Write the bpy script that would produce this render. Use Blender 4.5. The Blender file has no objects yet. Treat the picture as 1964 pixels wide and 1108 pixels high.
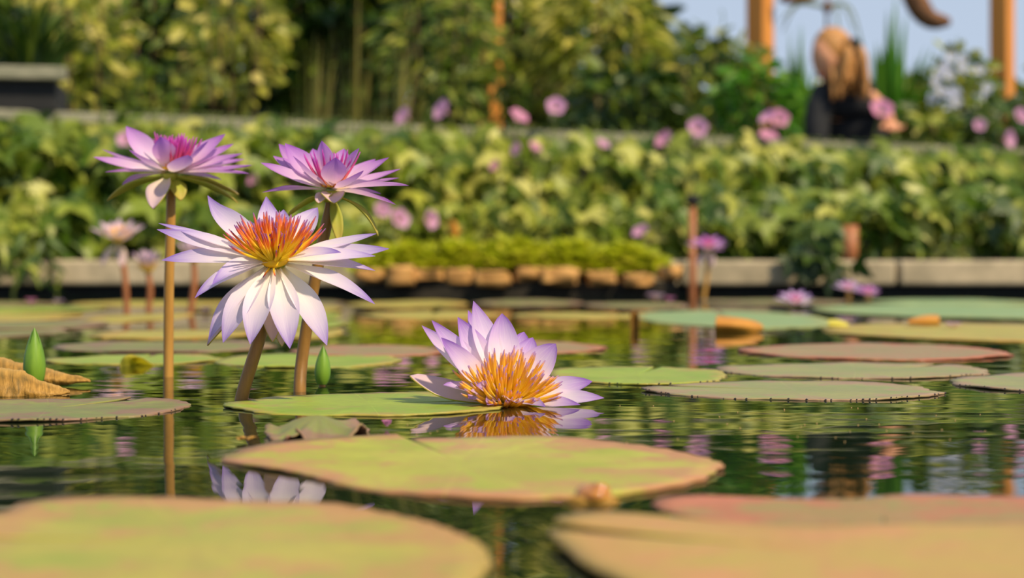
import bpy, bmesh, math, random
from mathutils import Vector, Matrix, noise

# ------------------------------------------------------------------ camera, sky, sun, exposure
scn = bpy.context.scene
COL = scn.collection
F = 3264.0      # focal length in pixels of the 1964 px wide frame
H = 0.10        # lens height above the water (m)
CX, HY = 982.0, 500.0

cam_d = bpy.data.cameras.new('camera')
cam = bpy.data.objects.new('camera', cam_d)
COL.objects.link(cam)
cam.location = (0, 0, H)
cam.rotation_euler = (math.pi / 2, 0, 0)
cam_d.sensor_width = 36.0
cam_d.lens = 36.0 * F / 1964.0
cam_d.shift_y = -(554.0 - HY) / 1964.0
cam_d.clip_start = 0.01
cam_d.dof.use_dof = True
cam_d.dof.focus_distance = 1.20
cam_d.dof.aperture_fstop = 6.6
scn.camera = cam

world = bpy.data.worlds.new('sky')
scn.world = world
world.use_nodes = True
wn = world.node_tree
wbg = wn.nodes['Background']
wtc = wn.nodes.new('ShaderNodeTexCoord')
wsep = wn.nodes.new('ShaderNodeSeparateXYZ')
wrmp = wn.nodes.new('ShaderNodeValToRGB')
wn.links.new(wtc.outputs['Generated'], wsep.inputs[0])
wn.links.new(wsep.outputs['Z'], wrmp.inputs[0])
wrmp.color_ramp.elements[0].position = 0.0
wrmp.color_ramp.elements[0].color = (0.46, 0.54, 0.66, 1)
wrmp.color_ramp.elements[1].position = 0.5
wrmp.color_ramp.elements[1].color = (0.36, 0.46, 0.62, 1)
wn.links.new(wrmp.outputs[0], wbg.inputs[0])
wbg.inputs[1].default_value = 0.95

sun_d = bpy.data.lights.new('sun', 'SUN')
sun_d.energy = 4.3
sun_d.color = (1.0, 0.83, 0.58)
sun_d.angle = math.radians(2.5)
sun = bpy.data.objects.new('sun', sun_d)
COL.objects.link(sun)
to_sun = Vector((0.50, -0.44, 0.75)).normalized()
sun.rotation_euler = to_sun.to_track_quat('Z', 'Y').to_euler()
sun.location = (3, -3, 5)

vs = scn.view_settings
vs.view_transform = 'Standard'
vs.look = 'None'
vs.gamma = 1.0
vs.use_curve_mapping = False
vs.exposure = 0.30

rnd = random.Random(7)

# ------------------------------------------------------------------ measuring helpers
def P(px, py, d):
    """point at true distance d (m) that the survey of the photo puts at px, py"""
    return Vector(((px - CX) / F * d, d, H + (HY - py) / F * d))

def W(px, py, z=0.0):
    return P(px, py, F * (H - z) / (py - HY))

# ------------------------------------------------------------------ object helpers
def empty(name, loc, label=None, cat=None, group=None):
    o = bpy.data.objects.new(name, None)
    o.empty_display_size = 0.02
    COL.objects.link(o)
    o.location = loc
    tag(o, label, cat, group)
    return o

def tag(o, label=None, cat=None, group=None, kind=None):
    if label: o['label'] = label
    if cat: o['category'] = cat
    if group: o['group'] = group
    if kind: o['kind'] = kind
    return o

def mesh(name, verts, faces, uvs=None, mats=(), smooth=True, fmat=None):
    me = bpy.data.meshes.new(name)
    me.from_pydata([tuple(v) for v in verts], [], faces)
    if uvs:
        ul = me.uv_layers.new(name='UVMap')
        for l in me.loops:
            ul.data[l.index].uv = uvs[l.vertex_index]
    for m in mats: me.materials.append(m)
    if fmat:
        for p, k in zip(me.polygons, fmat): p.material_index = k
    if smooth:
        me.polygons.foreach_set('use_smooth', [True] * len(me.polygons))
    me.update()
    return me

def obj(name, me, parent=None, loc=(0, 0, 0)):
    o = bpy.data.objects.new(name, me)
    COL.objects.link(o)
    o.location = loc
    if parent: o.parent = parent
    return o

def build(name, verts, faces, mat, parent=None, uvs=None, smooth=True):
    """verts in world space; stored relative to the parent thing's base"""
    off = world_loc(parent) if parent else Vector((0, 0, 0))
    vv = [Vector(v) - off for v in verts]
    mats = mat if isinstance(mat, (list, tuple)) else [mat]
    return obj(name, mesh(name, vv, faces, uvs, mats, smooth), parent)

def world_loc(o):
    v = Vector((0, 0, 0))
    while o:
        v += o.location
        o = o.parent
    return v

def box_vf(x0, x1, y0, y1, z0, z1):
    v = [(x0, y0, z0), (x1, y0, z0), (x1, y1, z0), (x0, y1, z0), (x0, y0, z1), (x1, y0, z1), (x1, y1, z1), (x0, y1, z1)]
    f = [(0, 3, 2, 1), (4, 5, 6, 7), (0, 1, 5, 4), (1, 2, 6, 5), (2, 3, 7, 6), (3, 0, 4, 7)]
    return v, f

def prism_vf(pts, z0, z1):
    n = len(pts)
    v = [(p[0], p[1], z0) for p in pts] + [(p[0], p[1], z1) for p in pts]
    f = [tuple(range(n))[::-1], tuple(range(n, 2 * n))] + [(i, (i + 1) % n, n + (i + 1) % n, n + i) for i in range(n)]
    return v, f

def bevel(o, w, seg=2):
    m = o.modifiers.new('bevel', 'BEVEL'); m.width = w; m.segments = seg
    return o

def tube_vf(pts, radii, sides=8, uvscale=1.0, cap=True):
    pts = [Vector(p) for p in pts]
    n = len(pts)
    if not isinstance(radii, (list, tuple)): radii = [radii] * n
    v, f, uv = [], [], []
    ref = Vector((0.31, 0.9, 0.22)).normalized()
    for i, p in enumerate(pts):
        t = (pts[min(i + 1, n - 1)] - pts[max(i - 1, 0)]).normalized()
        if abs(t.dot(ref)) > .97: ref = Vector((1, 0, 0))
        a = t.cross(ref).normalized(); b = t.cross(a)
        for k in range(sides):
            an = 2 * math.pi * k / sides
            v.append(p + (a * math.cos(an) + b * math.sin(an)) * radii[i])
            uv.append((k / sides, i / (n - 1)))
    for i in range(n - 1):
        for k in range(sides):
            k2 = (k + 1) % sides
            f.append((i * sides + k, i * sides + k2, (i + 1) * sides + k2, (i + 1) * sides + k))
    if cap:
        f.append(tuple(range(sides))[::-1]); f.append(tuple(range((n - 1) * sides, n * sides)))
    return v, f, uv

def spline(pts, n=14):
    pts = [Vector(p) for p in pts]
    q = [pts[0] * 2 - pts[1]] + pts + [pts[-1] * 2 - pts[-2]]
    out = []
    segs = len(pts) - 1
    for i in range(n + 1):
        s = i / n * segs
        k = min(int(s), segs - 1); t = s - k
        a, b, c, d = q[k], q[k + 1], q[k + 2], q[k + 3]
        out.append(0.5 * ((2 * b) + (c - a) * t + (2 * a - 5 * b + 4 * c - d) * t * t + (3 * b - a - 3 * c + d) * t ** 3))
    return out

def tube(name, pts, radii, mat, parent=None, sides=8):
    v, f, uv = tube_vf(pts, radii, sides)
    return build(name, v, f, mat, parent, uv)

# ------------------------------------------------------------------ material helpers
def newmat(name):
    m = bpy.data.materials.new(name); m.use_nodes = True
    nt = m.node_tree
    return m, nt, nt.nodes['Principled BSDF'], nt.nodes['Material Output']

def N(nt, t, **kw):
    n = nt.nodes.new(t)
    for k, v in kw.items(): setattr(n, k, v)
    return n

def lk(nt, a, b): nt.links.new(a, b)

def ramp(nt, fac, stops, interp='LINEAR'):
    r = N(nt, 'ShaderNodeValToRGB'); cr = r.color_ramp; cr.interpolation = interp
    while len(cr.elements) < len(stops): cr.elements.new(0.5)
    for e, (p, c) in zip(cr.elements, stops):
        e.position = p; e.color = (c[0], c[1], c[2], 1)
    lk(nt, fac, r.inputs[0])
    return r.outputs[0]

def noise_n(nt, vec, scale, detail=3, rough=.5, stretch=None):
    if stretch:
        mp = N(nt, 'ShaderNodeMapping'); mp.inputs['Scale'].default_value = stretch
        lk(nt, vec, mp.inputs[0]); vec = mp.outputs[0]
    n = N(nt, 'ShaderNodeTexNoise')
    n.inputs['Scale'].default_value = scale; n.inputs['Detail'].default_value = detail
    n.inputs['Roughness'].default_value = rough
    lk(nt, vec, n.inputs['Vector'])
    return n.outputs['Fac']

def math_n(nt, op, a, b=None, clamp=False):
    n = N(nt, 'ShaderNodeMath', operation=op); n.use_clamp = clamp
    for i, x in enumerate((a, b)):
        if x is None: continue
        if isinstance(x, (int, float)): n.inputs[i].default_value = x
        else: lk(nt, x, n.inputs[i])
    return n.outputs[0]

def mixc(nt, fac, a, b, mode='MIX'):
    n = N(nt, 'ShaderNodeMix', data_type='RGBA', blend_type=mode)
    if isinstance(fac, (int, float)): n.inputs[0].default_value = fac
    else: lk(nt, fac, n.inputs[0])
    for i, x in ((6, a), (7, b)):
        if isinstance(x, (tuple, list)): n.inputs[i].default_value = (*x[:3], 1)
        else: lk(nt, x, n.inputs[i])
    return n.outputs[2]

def bump(nt, bsdf, h, strength=.3, dist=.001):
    b = N(nt, 'ShaderNodeBump'); b.inputs['Strength'].default_value = strength
    b.inputs['Distance'].default_value = dist
    lk(nt, h, b.inputs['Height']); lk(nt, b.outputs[0], bsdf.inputs['Normal'])
    return b.outputs[0]

def translucent_mix(nt, bs, out, col, amount):
    tr = N(nt, 'ShaderNodeBsdfTranslucent'); lk(nt, col, tr.inputs[0])
    mx = N(nt, 'ShaderNodeMixShader'); mx.inputs[0].default_value = amount
    lk(nt, bs.outputs[0], mx.inputs[1]); lk(nt, tr.outputs[0], mx.inputs[2])
    lk(nt, mx.outputs[0], out.inputs[0])

def srgb(r, g, b):
    f = lambda c: (c / 255 / 12.92) if c / 255 <= .04045 else ((c / 255 + .055) / 1.055) ** 2.4
    return (f(r), f(g), f(b))

def petal_mat(name, stops, tr=.35):
    m, nt, bs, out = newmat(name)
    uv = N(nt, 'ShaderNodeTexCoord').outputs['UV']
    sp = N(nt, 'ShaderNodeSeparateXYZ'); lk(nt, uv, sp.inputs[0])
    oi = N(nt, 'ShaderNodeObjectInfo').outputs['Random']
    vein = noise_n(nt, uv, 1.0, 3, .6, (26, 1.6, 1))
    blot = noise_n(nt, uv, 3.0, 2, .5)
    # edges of a petal carry more of the tip colour
    e = math_n(nt, 'ABSOLUTE', math_n(nt, 'SUBTRACT', sp.outputs[0], .5))
    e = math_n(nt, 'MULTIPLY', math_n(nt, 'POWER', math_n(nt, 'MULTIPLY', e, 2.0), 4.0), .10)
    fac = math_n(nt, 'ADD', sp.outputs[1], e)
    fac = math_n(nt, 'ADD', fac, math_n(nt, 'MULTIPLY', math_n(nt, 'SUBTRACT', vein, .5), .22))
    fac = math_n(nt, 'ADD', fac, math_n(nt, 'MULTIPLY', math_n(nt, 'SUBTRACT', blot, .5), .12))
    fac = math_n(nt, 'ADD', fac, math_n(nt, 'MULTIPLY', math_n(nt, 'SUBTRACT', oi, .5), .10), True)
    c = ramp(nt, fac, stops)
    lk(nt, c, bs.inputs['Base Color'])
    bs.inputs['Roughness'].default_value = .5
    bs.inputs['Specular IOR Level'].default_value = .25
    bump(nt, bs, vein, .25, .0006)
    translucent_mix(nt, bs, out, c, tr)
    return m

def leaf_mat(name, stops, tr=.35, rough=.45, tex=8.0):
    m, nt, bs, out = newmat(name)
    g = N(nt, 'ShaderNodeNewGeometry').outputs['Random Per Island']
    oi = N(nt, 'ShaderNodeObjectInfo').outputs['Random']
    oc = N(nt, 'ShaderNodeTexCoord').outputs['Object']
    s = math_n(nt, 'FRACT', math_n(nt, 'ADD', math_n(nt, 'MULTIPLY', g, 1.0), math_n(nt, 'MULTIPLY', oi, 7.31)))
    nz = noise_n(nt, oc, tex, 2)
    s = math_n(nt, 'ADD', math_n(nt, 'MULTIPLY', s, .8), math_n(nt, 'MULTIPLY', nz, .2))
    c = ramp(nt, s, stops)
    lk(nt, c, bs.inputs['Base Color'])
    bs.inputs['Roughness'].default_value = rough
    bump(nt, bs, noise_n(nt, oc, tex * 8, 2), .15, .002)
    translucent_mix(nt, bs, out, c, tr)
    return m

def simple_mat(name, c1, c2, scale=20, rough=.6, stretch=None, bstr=.3, bdist=.002, spec=.4, coord='Object'):
    m, nt, bs, out = newmat(name)
    oc = N(nt, 'ShaderNodeTexCoord').outputs[coord]
    nz = noise_n(nt, oc, scale, 5, .6, stretch)
    c = ramp(nt, nz, [(.3, c1), (.7, c2)])
    lk(nt, c, bs.inputs['Base Color'])
    bs.inputs['Roughness'].default_value = rough
    bs.inputs['Specular IOR Level'].default_value = spec
    bump(nt, bs, nz, bstr, bdist)
    return m

def pad_mat(name, main, alt, blotch, edge, blotch_amt=.5, seed=0.0):
    """waxy lily pad: leaf green, yellowing, brown blotches and a tinted rim, faint radial veins"""
    m, nt, bs, out = newmat(name)
    tc = N(nt, 'ShaderNodeTexCoord')
    oc = tc.outputs['Object']
    mp = N(nt, 'ShaderNodeMapping'); mp.inputs['Location'].default_value = (seed, seed * 1.7, 0)
    lk(nt, oc, mp.inputs[0]); oc = mp.outputs[0]
    sp = N(nt, 'ShaderNodeSeparateXYZ'); lk(nt, tc.outputs['UV'], sp.inputs[0])
    n1 = noise_n(nt, oc, 14, 3, .55); n2 = noise_n(nt, oc, 26, 5, .65); n3 = noise_n(nt, oc, 140, 2, .5)
    rad = noise_n(nt, tc.outputs['UV'], 1.0, 3, .6, (1.6, 26, 1))
    c = ramp(nt, n1, [(.38, main), (.60, alt)])
    c = mixc(nt, ramp(nt, rad, [(.40, (0, 0, 0)), (.66, (.7, .7, .7))]), c, tuple(.55 * a + .45 * b for a, b in zip(main, blotch)))
    bl = ramp(nt, math_n(nt, 'ADD', n2, math_n(nt, 'MULTIPLY', math_n(nt, 'SUBTRACT', sp.outputs[0], .6), .16)), [(.60 - .16 * blotch_amt, (0, 0, 0)), (.66 - .12 * blotch_amt, (1, 1, 1))])
    c = mixc(nt, math_n(nt, 'MULTIPLY', bl, .8), c, blotch)
    rim = math_n(nt, 'ADD', sp.outputs[0], math_n(nt, 'MULTIPLY', math_n(nt, 'SUBTRACT', n2, .5), .9))
    rim = ramp(nt, rim, [(.78, (0, 0, 0)), (1.0, (1, 1, 1))])
    c = mixc(nt, math_n(nt, 'MULTIPLY', rim, .85), c, edge)
    # veins: forked radial lines
    vw = math_n(nt, 'ABSOLUTE', math_n(nt, 'SINE', math_n(nt, 'MULTIPLY', sp.outputs[1], math.pi * 18)))
    vv = ramp(nt, vw, [(0.0, (1, 1, 1)), (.10, (0, 0, 0))])
    c = mixc(nt, math_n(nt, 'MULTIPLY', vv, .22), c, tuple(min(1, x * 1.5 + .03) for x in alt))
    c = mixc(nt, .18, c, ramp(nt, n3, [(.3, (.45, .45, .45)), (.7, (1, 1, 1))]), 'MULTIPLY')
    lk(nt, c, bs.inputs['Base Color'])
    bs.inputs['Roughness'].default_value = .42
    bs.inputs['Specular IOR Level'].default_value = .35
    bump(nt, bs, math_n(nt, 'ADD', n3, math_n(nt, 'MULTIPLY', vv, -.5)), .25, .0012)
    translucent_mix(nt, bs, out, c, .12)
    return m

# ------------------------------------------------------------------ setting: pool, kerb, beds, ground
def water_mat():
    m, nt, bs, out = newmat('pond_water')
    oc = N(nt, 'ShaderNodeTexCoord').outputs['Object']
    bs.inputs['Base Color'].default_value = (.008, .016, .006, 1)
    bs.inputs['Roughness'].default_value = .015
    bs.inputs['IOR'].default_value = 1.36
    bs.inputs['Specular IOR Level'].default_value = .6
    w1 = noise_n(nt, oc, 9, 2, .5, (.8, 1.3, 1)); w2 = noise_n(nt, oc, 26, 2, .5, (.6, 1.2, 1))
    patch = ramp(nt, noise_n(nt, oc, 2.3, 2, .5), [(.42, (.12, .12, .12)), (.62, (1, 1, 1))])
    h = math_n(nt, 'ADD', math_n(nt, 'MULTIPLY', w1, 1.0), math_n(nt, 'MULTIPLY', math_n(nt, 'MULTIPLY', w2, patch), .14))
    bump(nt, bs, h, 1.0, .0007)
    return m

M = {}
M['water'] = water_mat()
M['kerb'] = simple_mat('kerb_concrete', srgb(150, 138, 112), srgb(196, 178, 146), 9, .85, None, .5, .01)
M['soil'] = simple_mat('dark_soil', (.010, .009, .006), (.035, .028, .018), 14, .95, None, .6, .02)
M['blackboard'] = simple_mat('black_stained_board', (.008, .009, .010), (.022, .022, .022), 20, .8, (1, 1, 8), .3, .004)
M['greyboard'] = simple_mat('weathered_grey_timber', srgb(110, 112, 92), srgb(160, 156, 132), 12, .8, (.6, 8, 8), .5, .004)
M['post'] = simple_mat('orange_timber', srgb(190, 118, 42), srgb(222, 148, 62), 6, .6, (9, 9, .6), .3, .004)
M['ground'] = simple_mat('earth_path', (.05, .045, .03), (.10, .085, .06), 5, .95, None, .4, .02)

v, f = box_vf(-7, 7, -4, 5.06, -.002, 0)
tag(obj('water_surface', mesh('water_surface', v, f, None, [M['water']], False)), kind='structure')
v, f = box_vf(-7, 7, -4, 5.06, -.62, -.56)
tag(obj('pool_floor', mesh('pool_floor', v, f, None, [M['soil']], False)), kind='structure')

def shelf_y(x): return 5.4 + .503 * (x + 1.41)

# kerb: stones of cast concrete with open joints, on a set-back dark plinth
kerb = tag(empty('trim_1', (0, 5.0, 0)), kind='structure')
v, f = box_vf(-3.2, 4.2, 5.06, 5.22, -.6, .035)
build('kerb_plinth', v, f, M['blackboard'], kerb, None, False)
x = -3.15
ks = random.Random(3)
while x < 4.1:
    L = ks.uniform(.55, .72)
    dz = ks.uniform(-.003, .003)
    v, f = box_vf(x, x + L - .012, 5.0 + ks.uniform(0, .008), 5.24, .026 + dz, .100 + dz)
    bevel(build('kerb_stone', v, f, M['kerb'], kerb, None, False), .010, 3)
    x += L

# lower bed between kerb and shelf, raised shelf behind it
bed = tag(empty('floor', (0, 5.2, 0)), kind='structure')
v, f = prism_vf([(-3.2, 5.22), (4.2, 5.22), (4.2, shelf_y(4.2)), (-1.75, 5.24), (-3.2, 5.24)], -.6, .065)
build('bed_soil', v, f, M['soil'], bed, None, False)

shelf = tag(empty('wall_back', (0, 6, 0)), kind='structure')
xa, xb = -1.72, 4.2
def slant_box(x0, x1, o0, o1, z0, z1):
    return prism_vf([(x0, shelf_y(x0) + o0), (x1, shelf_y(x1) + o0), (x1, shelf_y(x1) + o1), (x0, shelf_y(x0) + o1)], z0, z1)
v, f = slant_box(xa, xb, .03, .30, -.55, .535)
build('shelf_core', v, f, M['soil'], shelf, None, False)
for r in range(4):
    x = xa + .02
    while x < xb - .1:
        L = min(1.15, xb - x)
        v, f = slant_box(x, x + L - .01, 0, .028, .07 + r * .115, .07 + r * .115 + .108)
        build('wall_board', v, f, M['blackboard'], shelf, None, False)
        x += L
x = xa
while x < xb - .1:
    L = min(ks.uniform(.7, 1.0), xb - x)
    v, f = slant_box(x, x + L - .008, -.035, .06, .536, .570)
    bevel(build('shelf_rail', v, f, M['greyboard'], shelf, None, False), .004)
    x += L
# a ledge board half way down the shelf
v, f = slant_box(-.75, .12, -.10, -.005, .33, .362)
build('ledge_board', v, f, M['greyboard'], shelf, None, False)

v, f = box_vf(-6, 9, 5.3, 26, -.62, -.56)
tag(obj('floor_path', mesh('floor_path', v, f, None, [M['ground']], False)), kind='structure')
for i, (nm, bx) in enumerate((('wall_left', (-7.1, -7, -4, 5.2, -.6, .08)), ('wall_right', (7, 7.1, -4, 5.2, -.6, .08)))):
    v, f = box_vf(*bx)
    tag(obj(nm, mesh(nm, v, f, None, [M['kerb']], False)), kind='structure')

# ------------------------------------------------------------------ lily pads
def pad_mesh(name, rx, ry, slit, gap, seed, mat, wav=.0004, rim=.0008, teeth=.022, rings=10, seg=150, lobe=0.0, under=None, cup=0.0, Rf=None):
    r_ = random.Random(seed)
    ph = [r_.uniform(0, 6.28) for _ in range(6)]
    am = [.03, .02, .014]
    nt_ = r_.randint(36, 46)
    vs_, fs, uv = [Vector((0, 0, .0))], [], [(0, .5)]
    for k in range(1, rings + 1):
        u = k / rings
        g = gap * (.35 + .65 * u)
        for j in range(seg + 1):
            a = j / seg
            th = slit + g + a * (2 * math.pi - 2 * g)
            R = 1 + am[0] * math.sin(2 * th + ph[0]) + am[1] * math.sin(3 * th + ph[1]) + am[2] * math.sin(7 * th + ph[2])
            R += .012 * math.sin(13 * th + ph[3])
            if Rf: R = Rf(th) * (1 + (R - 1) * .25)
            if k == rings:
                s = (a * nt_) % 1.0
                R += teeth * (1 - abs(s * 2 - 1)) ** 1.5 * (.5 + .8 * abs(math.sin(5.3 * th + ph[4]))) - teeth * .4
                if Rf: R = Rf(th) + (R - Rf(th)) * (rx + ry) * .0 + teeth * Rf(th) * ((1 - abs(s * 2 - 1)) ** 1.5 * (.5 + .8 * abs(math.sin(5.3 * th + ph[4]))) - .4) * .9
            x, y = math.cos(th) * u * R * rx, math.sin(th) * u * R * ry
            z = wav * u * u * (math.sin(5 * th + ph[4]) + .6 * math.sin(9 * th + ph[5]))
            if k >= rings - 1: z += rim * (.45 if k == rings - 1 else 1.0) * max(0, .35 + math.sin(3 * th + ph[1]) * .65)
            z += lobe * u * max(0, 1 - a * 5) + cup * u ** 3
            vs_.append(Vector((x, y, z))); uv.append((u, a))
    S = seg + 1
    for j in range(seg): fs.append((0, 1 + j, 2 + j))
    for k in range(rings - 1):
        for j in range(seg):
            a = 1 + k * S + j
            fs.append((a, a + S, a + S + 1, a + 1))
    return mesh(name, vs_, fs, uv, [mat, under or mat])

M['pad_under'] = simple_mat('pad_underside', srgb(96, 40, 46), srgb(120, 84, 52), 20, .55)

def pad_outline(pts, label, matkey, slit_px, gap=.05, z=.002, **kw):
    z = z - .0011
    w = [W(*p, z=z) for p in pts]
    c = sum(w, Vector((0, 0, 0))) / len(w)
    ps = [((p - c).x, (p - c).y) for p in w]
    qs = spline([(x, y, 0) for x, y in ps + ps[:1]], 160)[:-1]
    an = sorted((math.atan2(q.y, q.x) % (2 * math.pi), math.hypot(q.x, q.y)) for q in qs)
    def Rf(th):
        th %= 2 * math.pi
        for i in range(len(an)):
            a0, r0 = an[i - 1]; a1, r1 = an[i]
            if i == 0: a0 -= 2 * math.pi
            if a0 <= th <= a1: return r0 + (r1 - r0) * (th - a0) / max(1e-6, a1 - a0)
        a0, r0 = an[-1]; a1, r1 = an[0]
        return r0 + (r1 - r0) * (th - a0) / max(1e-6, a1 + 2 * math.pi - a0)
    sp_ = W(*slit_px) - c
    me = pad_mesh('lily_pad', 1, 1, math.atan2(sp_.y, sp_.x), gap, rnd.randint(0, 9999), M[matkey], under=M['pad_under'], Rf=Rf, **kw)
    o = obj('lily_pad', me, None, (c.x, c.y, z))
    s = o.modifiers.new('thickness', 'SOLIDIFY'); s.thickness = .0014; s.offset = -1; s.material_offset = 1
    return tag(o, label, 'lily pad')

def pad(px0, px1, yb, yf, label, matkey, slit_deg, gap=.10, z=.003, group=None, rfix=None, name='lily_pad', **kw):
    z = z - .0011
    db, df = F * H / (yb - HY), F * H / (yf - HY)
    dc = (db + df) / 2
    c = Vector((((px0 + px1) / 2 - CX) / F * dc, dc, z))
    rx = (px1 - px0) / 2 / F * dc
    ry = (db - df) / 2
    me = pad_mesh(name, rx, ry, math.radians(slit_deg), gap, rnd.randint(0, 9999), M[matkey], under=M['pad_under'], **kw)
    o = obj(name, me, None, c)
    s = o.modifiers.new('thickness', 'SOLIDIFY'); s.thickness = .0014; s.offset = -1; s.material_offset = 1
    tag(o, label, 'lily pad', group)
    return o

M['pad_lime'] = pad_mat('pad_lime', srgb(160, 168, 40), srgb(184, 182, 62), srgb(186, 136, 84), srgb(190, 132, 88), .6, 1.3)
M['pad_near'] = pad_mat('pad_near', srgb(152, 160, 48), srgb(182, 170, 62), srgb(186, 140, 78), srgb(190, 138, 80), .7, 3.1)
M['pad_tan'] = pad_mat('pad_tan', srgb(190, 146, 74), srgb(184, 160, 68), srgb(200, 140, 86), srgb(180, 150, 66), .7, 5.2)
M['pad_rust'] = pad_mat('pad_rust', srgb(172, 130, 80), srgb(150, 136, 64), srgb(186, 108, 70), srgb(194, 116, 80), .8, 7.7)
M['pad_fresh'] = pad_mat('pad_fresh', srgb(134, 162, 36), srgb(156, 176, 50), srgb(158, 148, 70), srgb(172, 152, 68), .25, 2.2)
M['pad_dull'] = pad_mat('pad_dull', srgb(116, 128, 58), srgb(140, 142, 66), srgb(142, 104, 84), srgb(146, 112, 88), .7, 8.1)
M['pad_grey'] = pad_mat('pad_grey', srgb(138, 148, 84), srgb(156, 156, 88), srgb(166, 136, 104), srgb(162, 130, 100), .3, 6.4)
M['pad_red'] = pad_mat('pad_red', srgb(146, 136, 84), srgb(160, 136, 92), srgb(172, 120, 88), srgb(184, 106, 76), .6, 9.4)
M['pad_blue'] = pad_mat('pad_blue', srgb(128, 164, 104), srgb(148, 172, 110), srgb(150, 156, 100), srgb(158, 160, 92), .2, 4.4)
M['pad_gold'] = pad_mat('pad_gold', srgb(166, 164, 62), srgb(186, 170, 70), srgb(182, 140, 60), srgb(186, 150, 64), .5, 4.9)

pad_outline([(940, 1085), (934, 1060), (890, 1030), (820, 1000), (720, 978), (600, 964), (450, 958), (300, 955), (150, 955), (60, 963), (0, 985), (-130, 1010), (-230, 1060), (-260, 1120), (-150, 1200), (200, 1262), (600, 1235), (860, 1150)],
            'large yellow-green lily pad with a tan back rim, lying in front of the blotched pad', 'pad_near', (-200, 1030), .04)
pad_outline([(2300, 1010), (2200, 972), (1964, 955), (1780, 950), (1600, 955), (1450, 958), (1330, 955), (1255, 962), (1300, 985), (1450, 1015), (1700, 1060), (2100, 1070)],
            'rust-brown lily pad with an orange rim, tucked under a tan pad', 'pad_rust', (1700, 1060), .03, z=.0016)
pad_outline([(2310, 1080), (2240, 1030), (2000, 1003), (1800, 1002), (1620, 1006), (1460, 1004), (1300, 992), (1140, 986), (1052, 1008), (1085, 1045), (1120, 1075), (1250, 1140), (1500, 1210), (1800, 1235), (2200, 1150)],
            'tan and olive lily pad with a split edge, lying over a rust-brown pad', 'pad_tan', (1085, 1034), .07, z=.0052)
pad_outline([(1390, 893), (1340, 872), (1200, 850), (1000, 838), (770, 841), (640, 845), (500, 857), (425, 878), (470, 891), (560, 906), (700, 935), (850, 950), (1000, 956), (1200, 946), (1340, 920)],
            'broad lime lily pad with brown blotches and a snail on its rim', 'pad_lime', (765, 841), .035, z=.0022, lobe=.0025)
pad(450, 968, 755, 800, 'fresh green lily pad touching the floating lilac flower', 'pad_fresh', 20, .05, z=.0018, rim=.0012)
pad(-170, 352, 764, 810, 'dull green lily pad with purple-brown edge beside the tallest stem', 'pad_dull', 62, .08, z=.0018, rim=.0012)
pad(1250, 1795, 732, 769, 'grey-green lily pad with dark toothed edge and a long slit', 'pad_grey', 150, .07, z=.0018, rim=.0012)
pad(1385, 1895, 697, 727, 'pale green lily pad with a pinkish tip, behind the grey-green toothed pad', 'pad_grey', 40, .05, z=.0018, rim=.0012)
pad(1050, 1395, 704, 738, 'bright green lily pad behind the floating lilac flower', 'pad_fresh', 70, .05, z=.0018, rim=.0012)
pad(1432, 1920, 660, 692, 'reddish lily pad with a split red edge', 'pad_red', 188, .05, z=.0022, rim=.0012)
pad(1832, 2230, 719, 756, 'grey-green lily pad with a yellowish front edge, apart from others', 'pad_grey', 300, .05, z=.0018, rim=.0012)
pad(1582, 2200, 622, 656, 'yellow-olive lily pad carrying golden curled leaves', 'pad_gold', 170, .06, z=.0022, rim=.0012)
pad(100, 425, 681, 700, 'bright green lily pad between the curled yellow leaf and far pads', 'pad_fresh', 90, .05, z=.0018, rim=.0012)
pad(415, 765, 680, 706, 'bright green lily pad behind the two leaning stems', 'pad_fresh', 250, .05, z=.0018, rim=.0012)
pad(110, 520, 655, 676, 'olive lily pad with a pinkish back rim', 'pad_dull', 10, .05, z=.0018, rim=.0012)
pad(560, 860, 663, 684, 'small olive-pink lily pad behind the floating lilac flower', 'pad_red', 40, .05, z=.0018, rim=.0012)
pad(830, 1160, 655, 678, 'dull olive lily pad with worn pink edge beyond the floating flower', 'pad_red', 120, .05, z=.0018, rim=.0012)
pad(1215, 1580, 596, 630, 'wide blue-green lily pad beside an orange dried leaf', 'pad_blue', 80, .05, z=.0018, rim=.0012)
pad(1560, 2130, 586, 614, 'wide blue-green lily pad under the lilac flowers by the kerb', 'pad_blue', 30, .05, z=.0044, rim=.0012)
fp = random.Random(21)
far_rows = [(578, 588), (590, 602), (602, 617), (617, 634), (632, 650)]
for r_i, (yb, yf) in enumerate(far_rows):
    x = -180 + fp.uniform(0, 90)
    while x < 640:
        w = fp.uniform(190, 310)
        x0_, x1_ = x, min(x + w, 655)
        for bx, bd in ((243, 3.4), (285, 3.5), (365, 3.3)):       # pads lie beside the flower stems, not on them
            if x0_ - 6 < bx < x1_ + 6 and F * H / (yf - HY) - .12 < bd < F * H / (yb - HY) + .12:
                if bx - x0_ > x1_ - bx: x1_ = bx - 9
                else: x0_ = bx + 9
        if not (r_i > 2 and fp.random() < .4) and x1_ - x0_ > 60:
            pad(x0_, x1_, yb + fp.uniform(-2, 2), yf + fp.uniform(-2, 2), 'olive-yellow lily pad among the crowded pads behind the tall flowers',
                fp.choice(['pad_gold', 'pad_dull', 'pad_fresh', 'pad_gold']), fp.uniform(0, 360), .06, z=.0018 + .0016 * (r_i % 2), group='crowded pads behind the tall flowers', seg=90, rings=6, rim=.0012)
        x += w + fp.uniform(4, 60)
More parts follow.
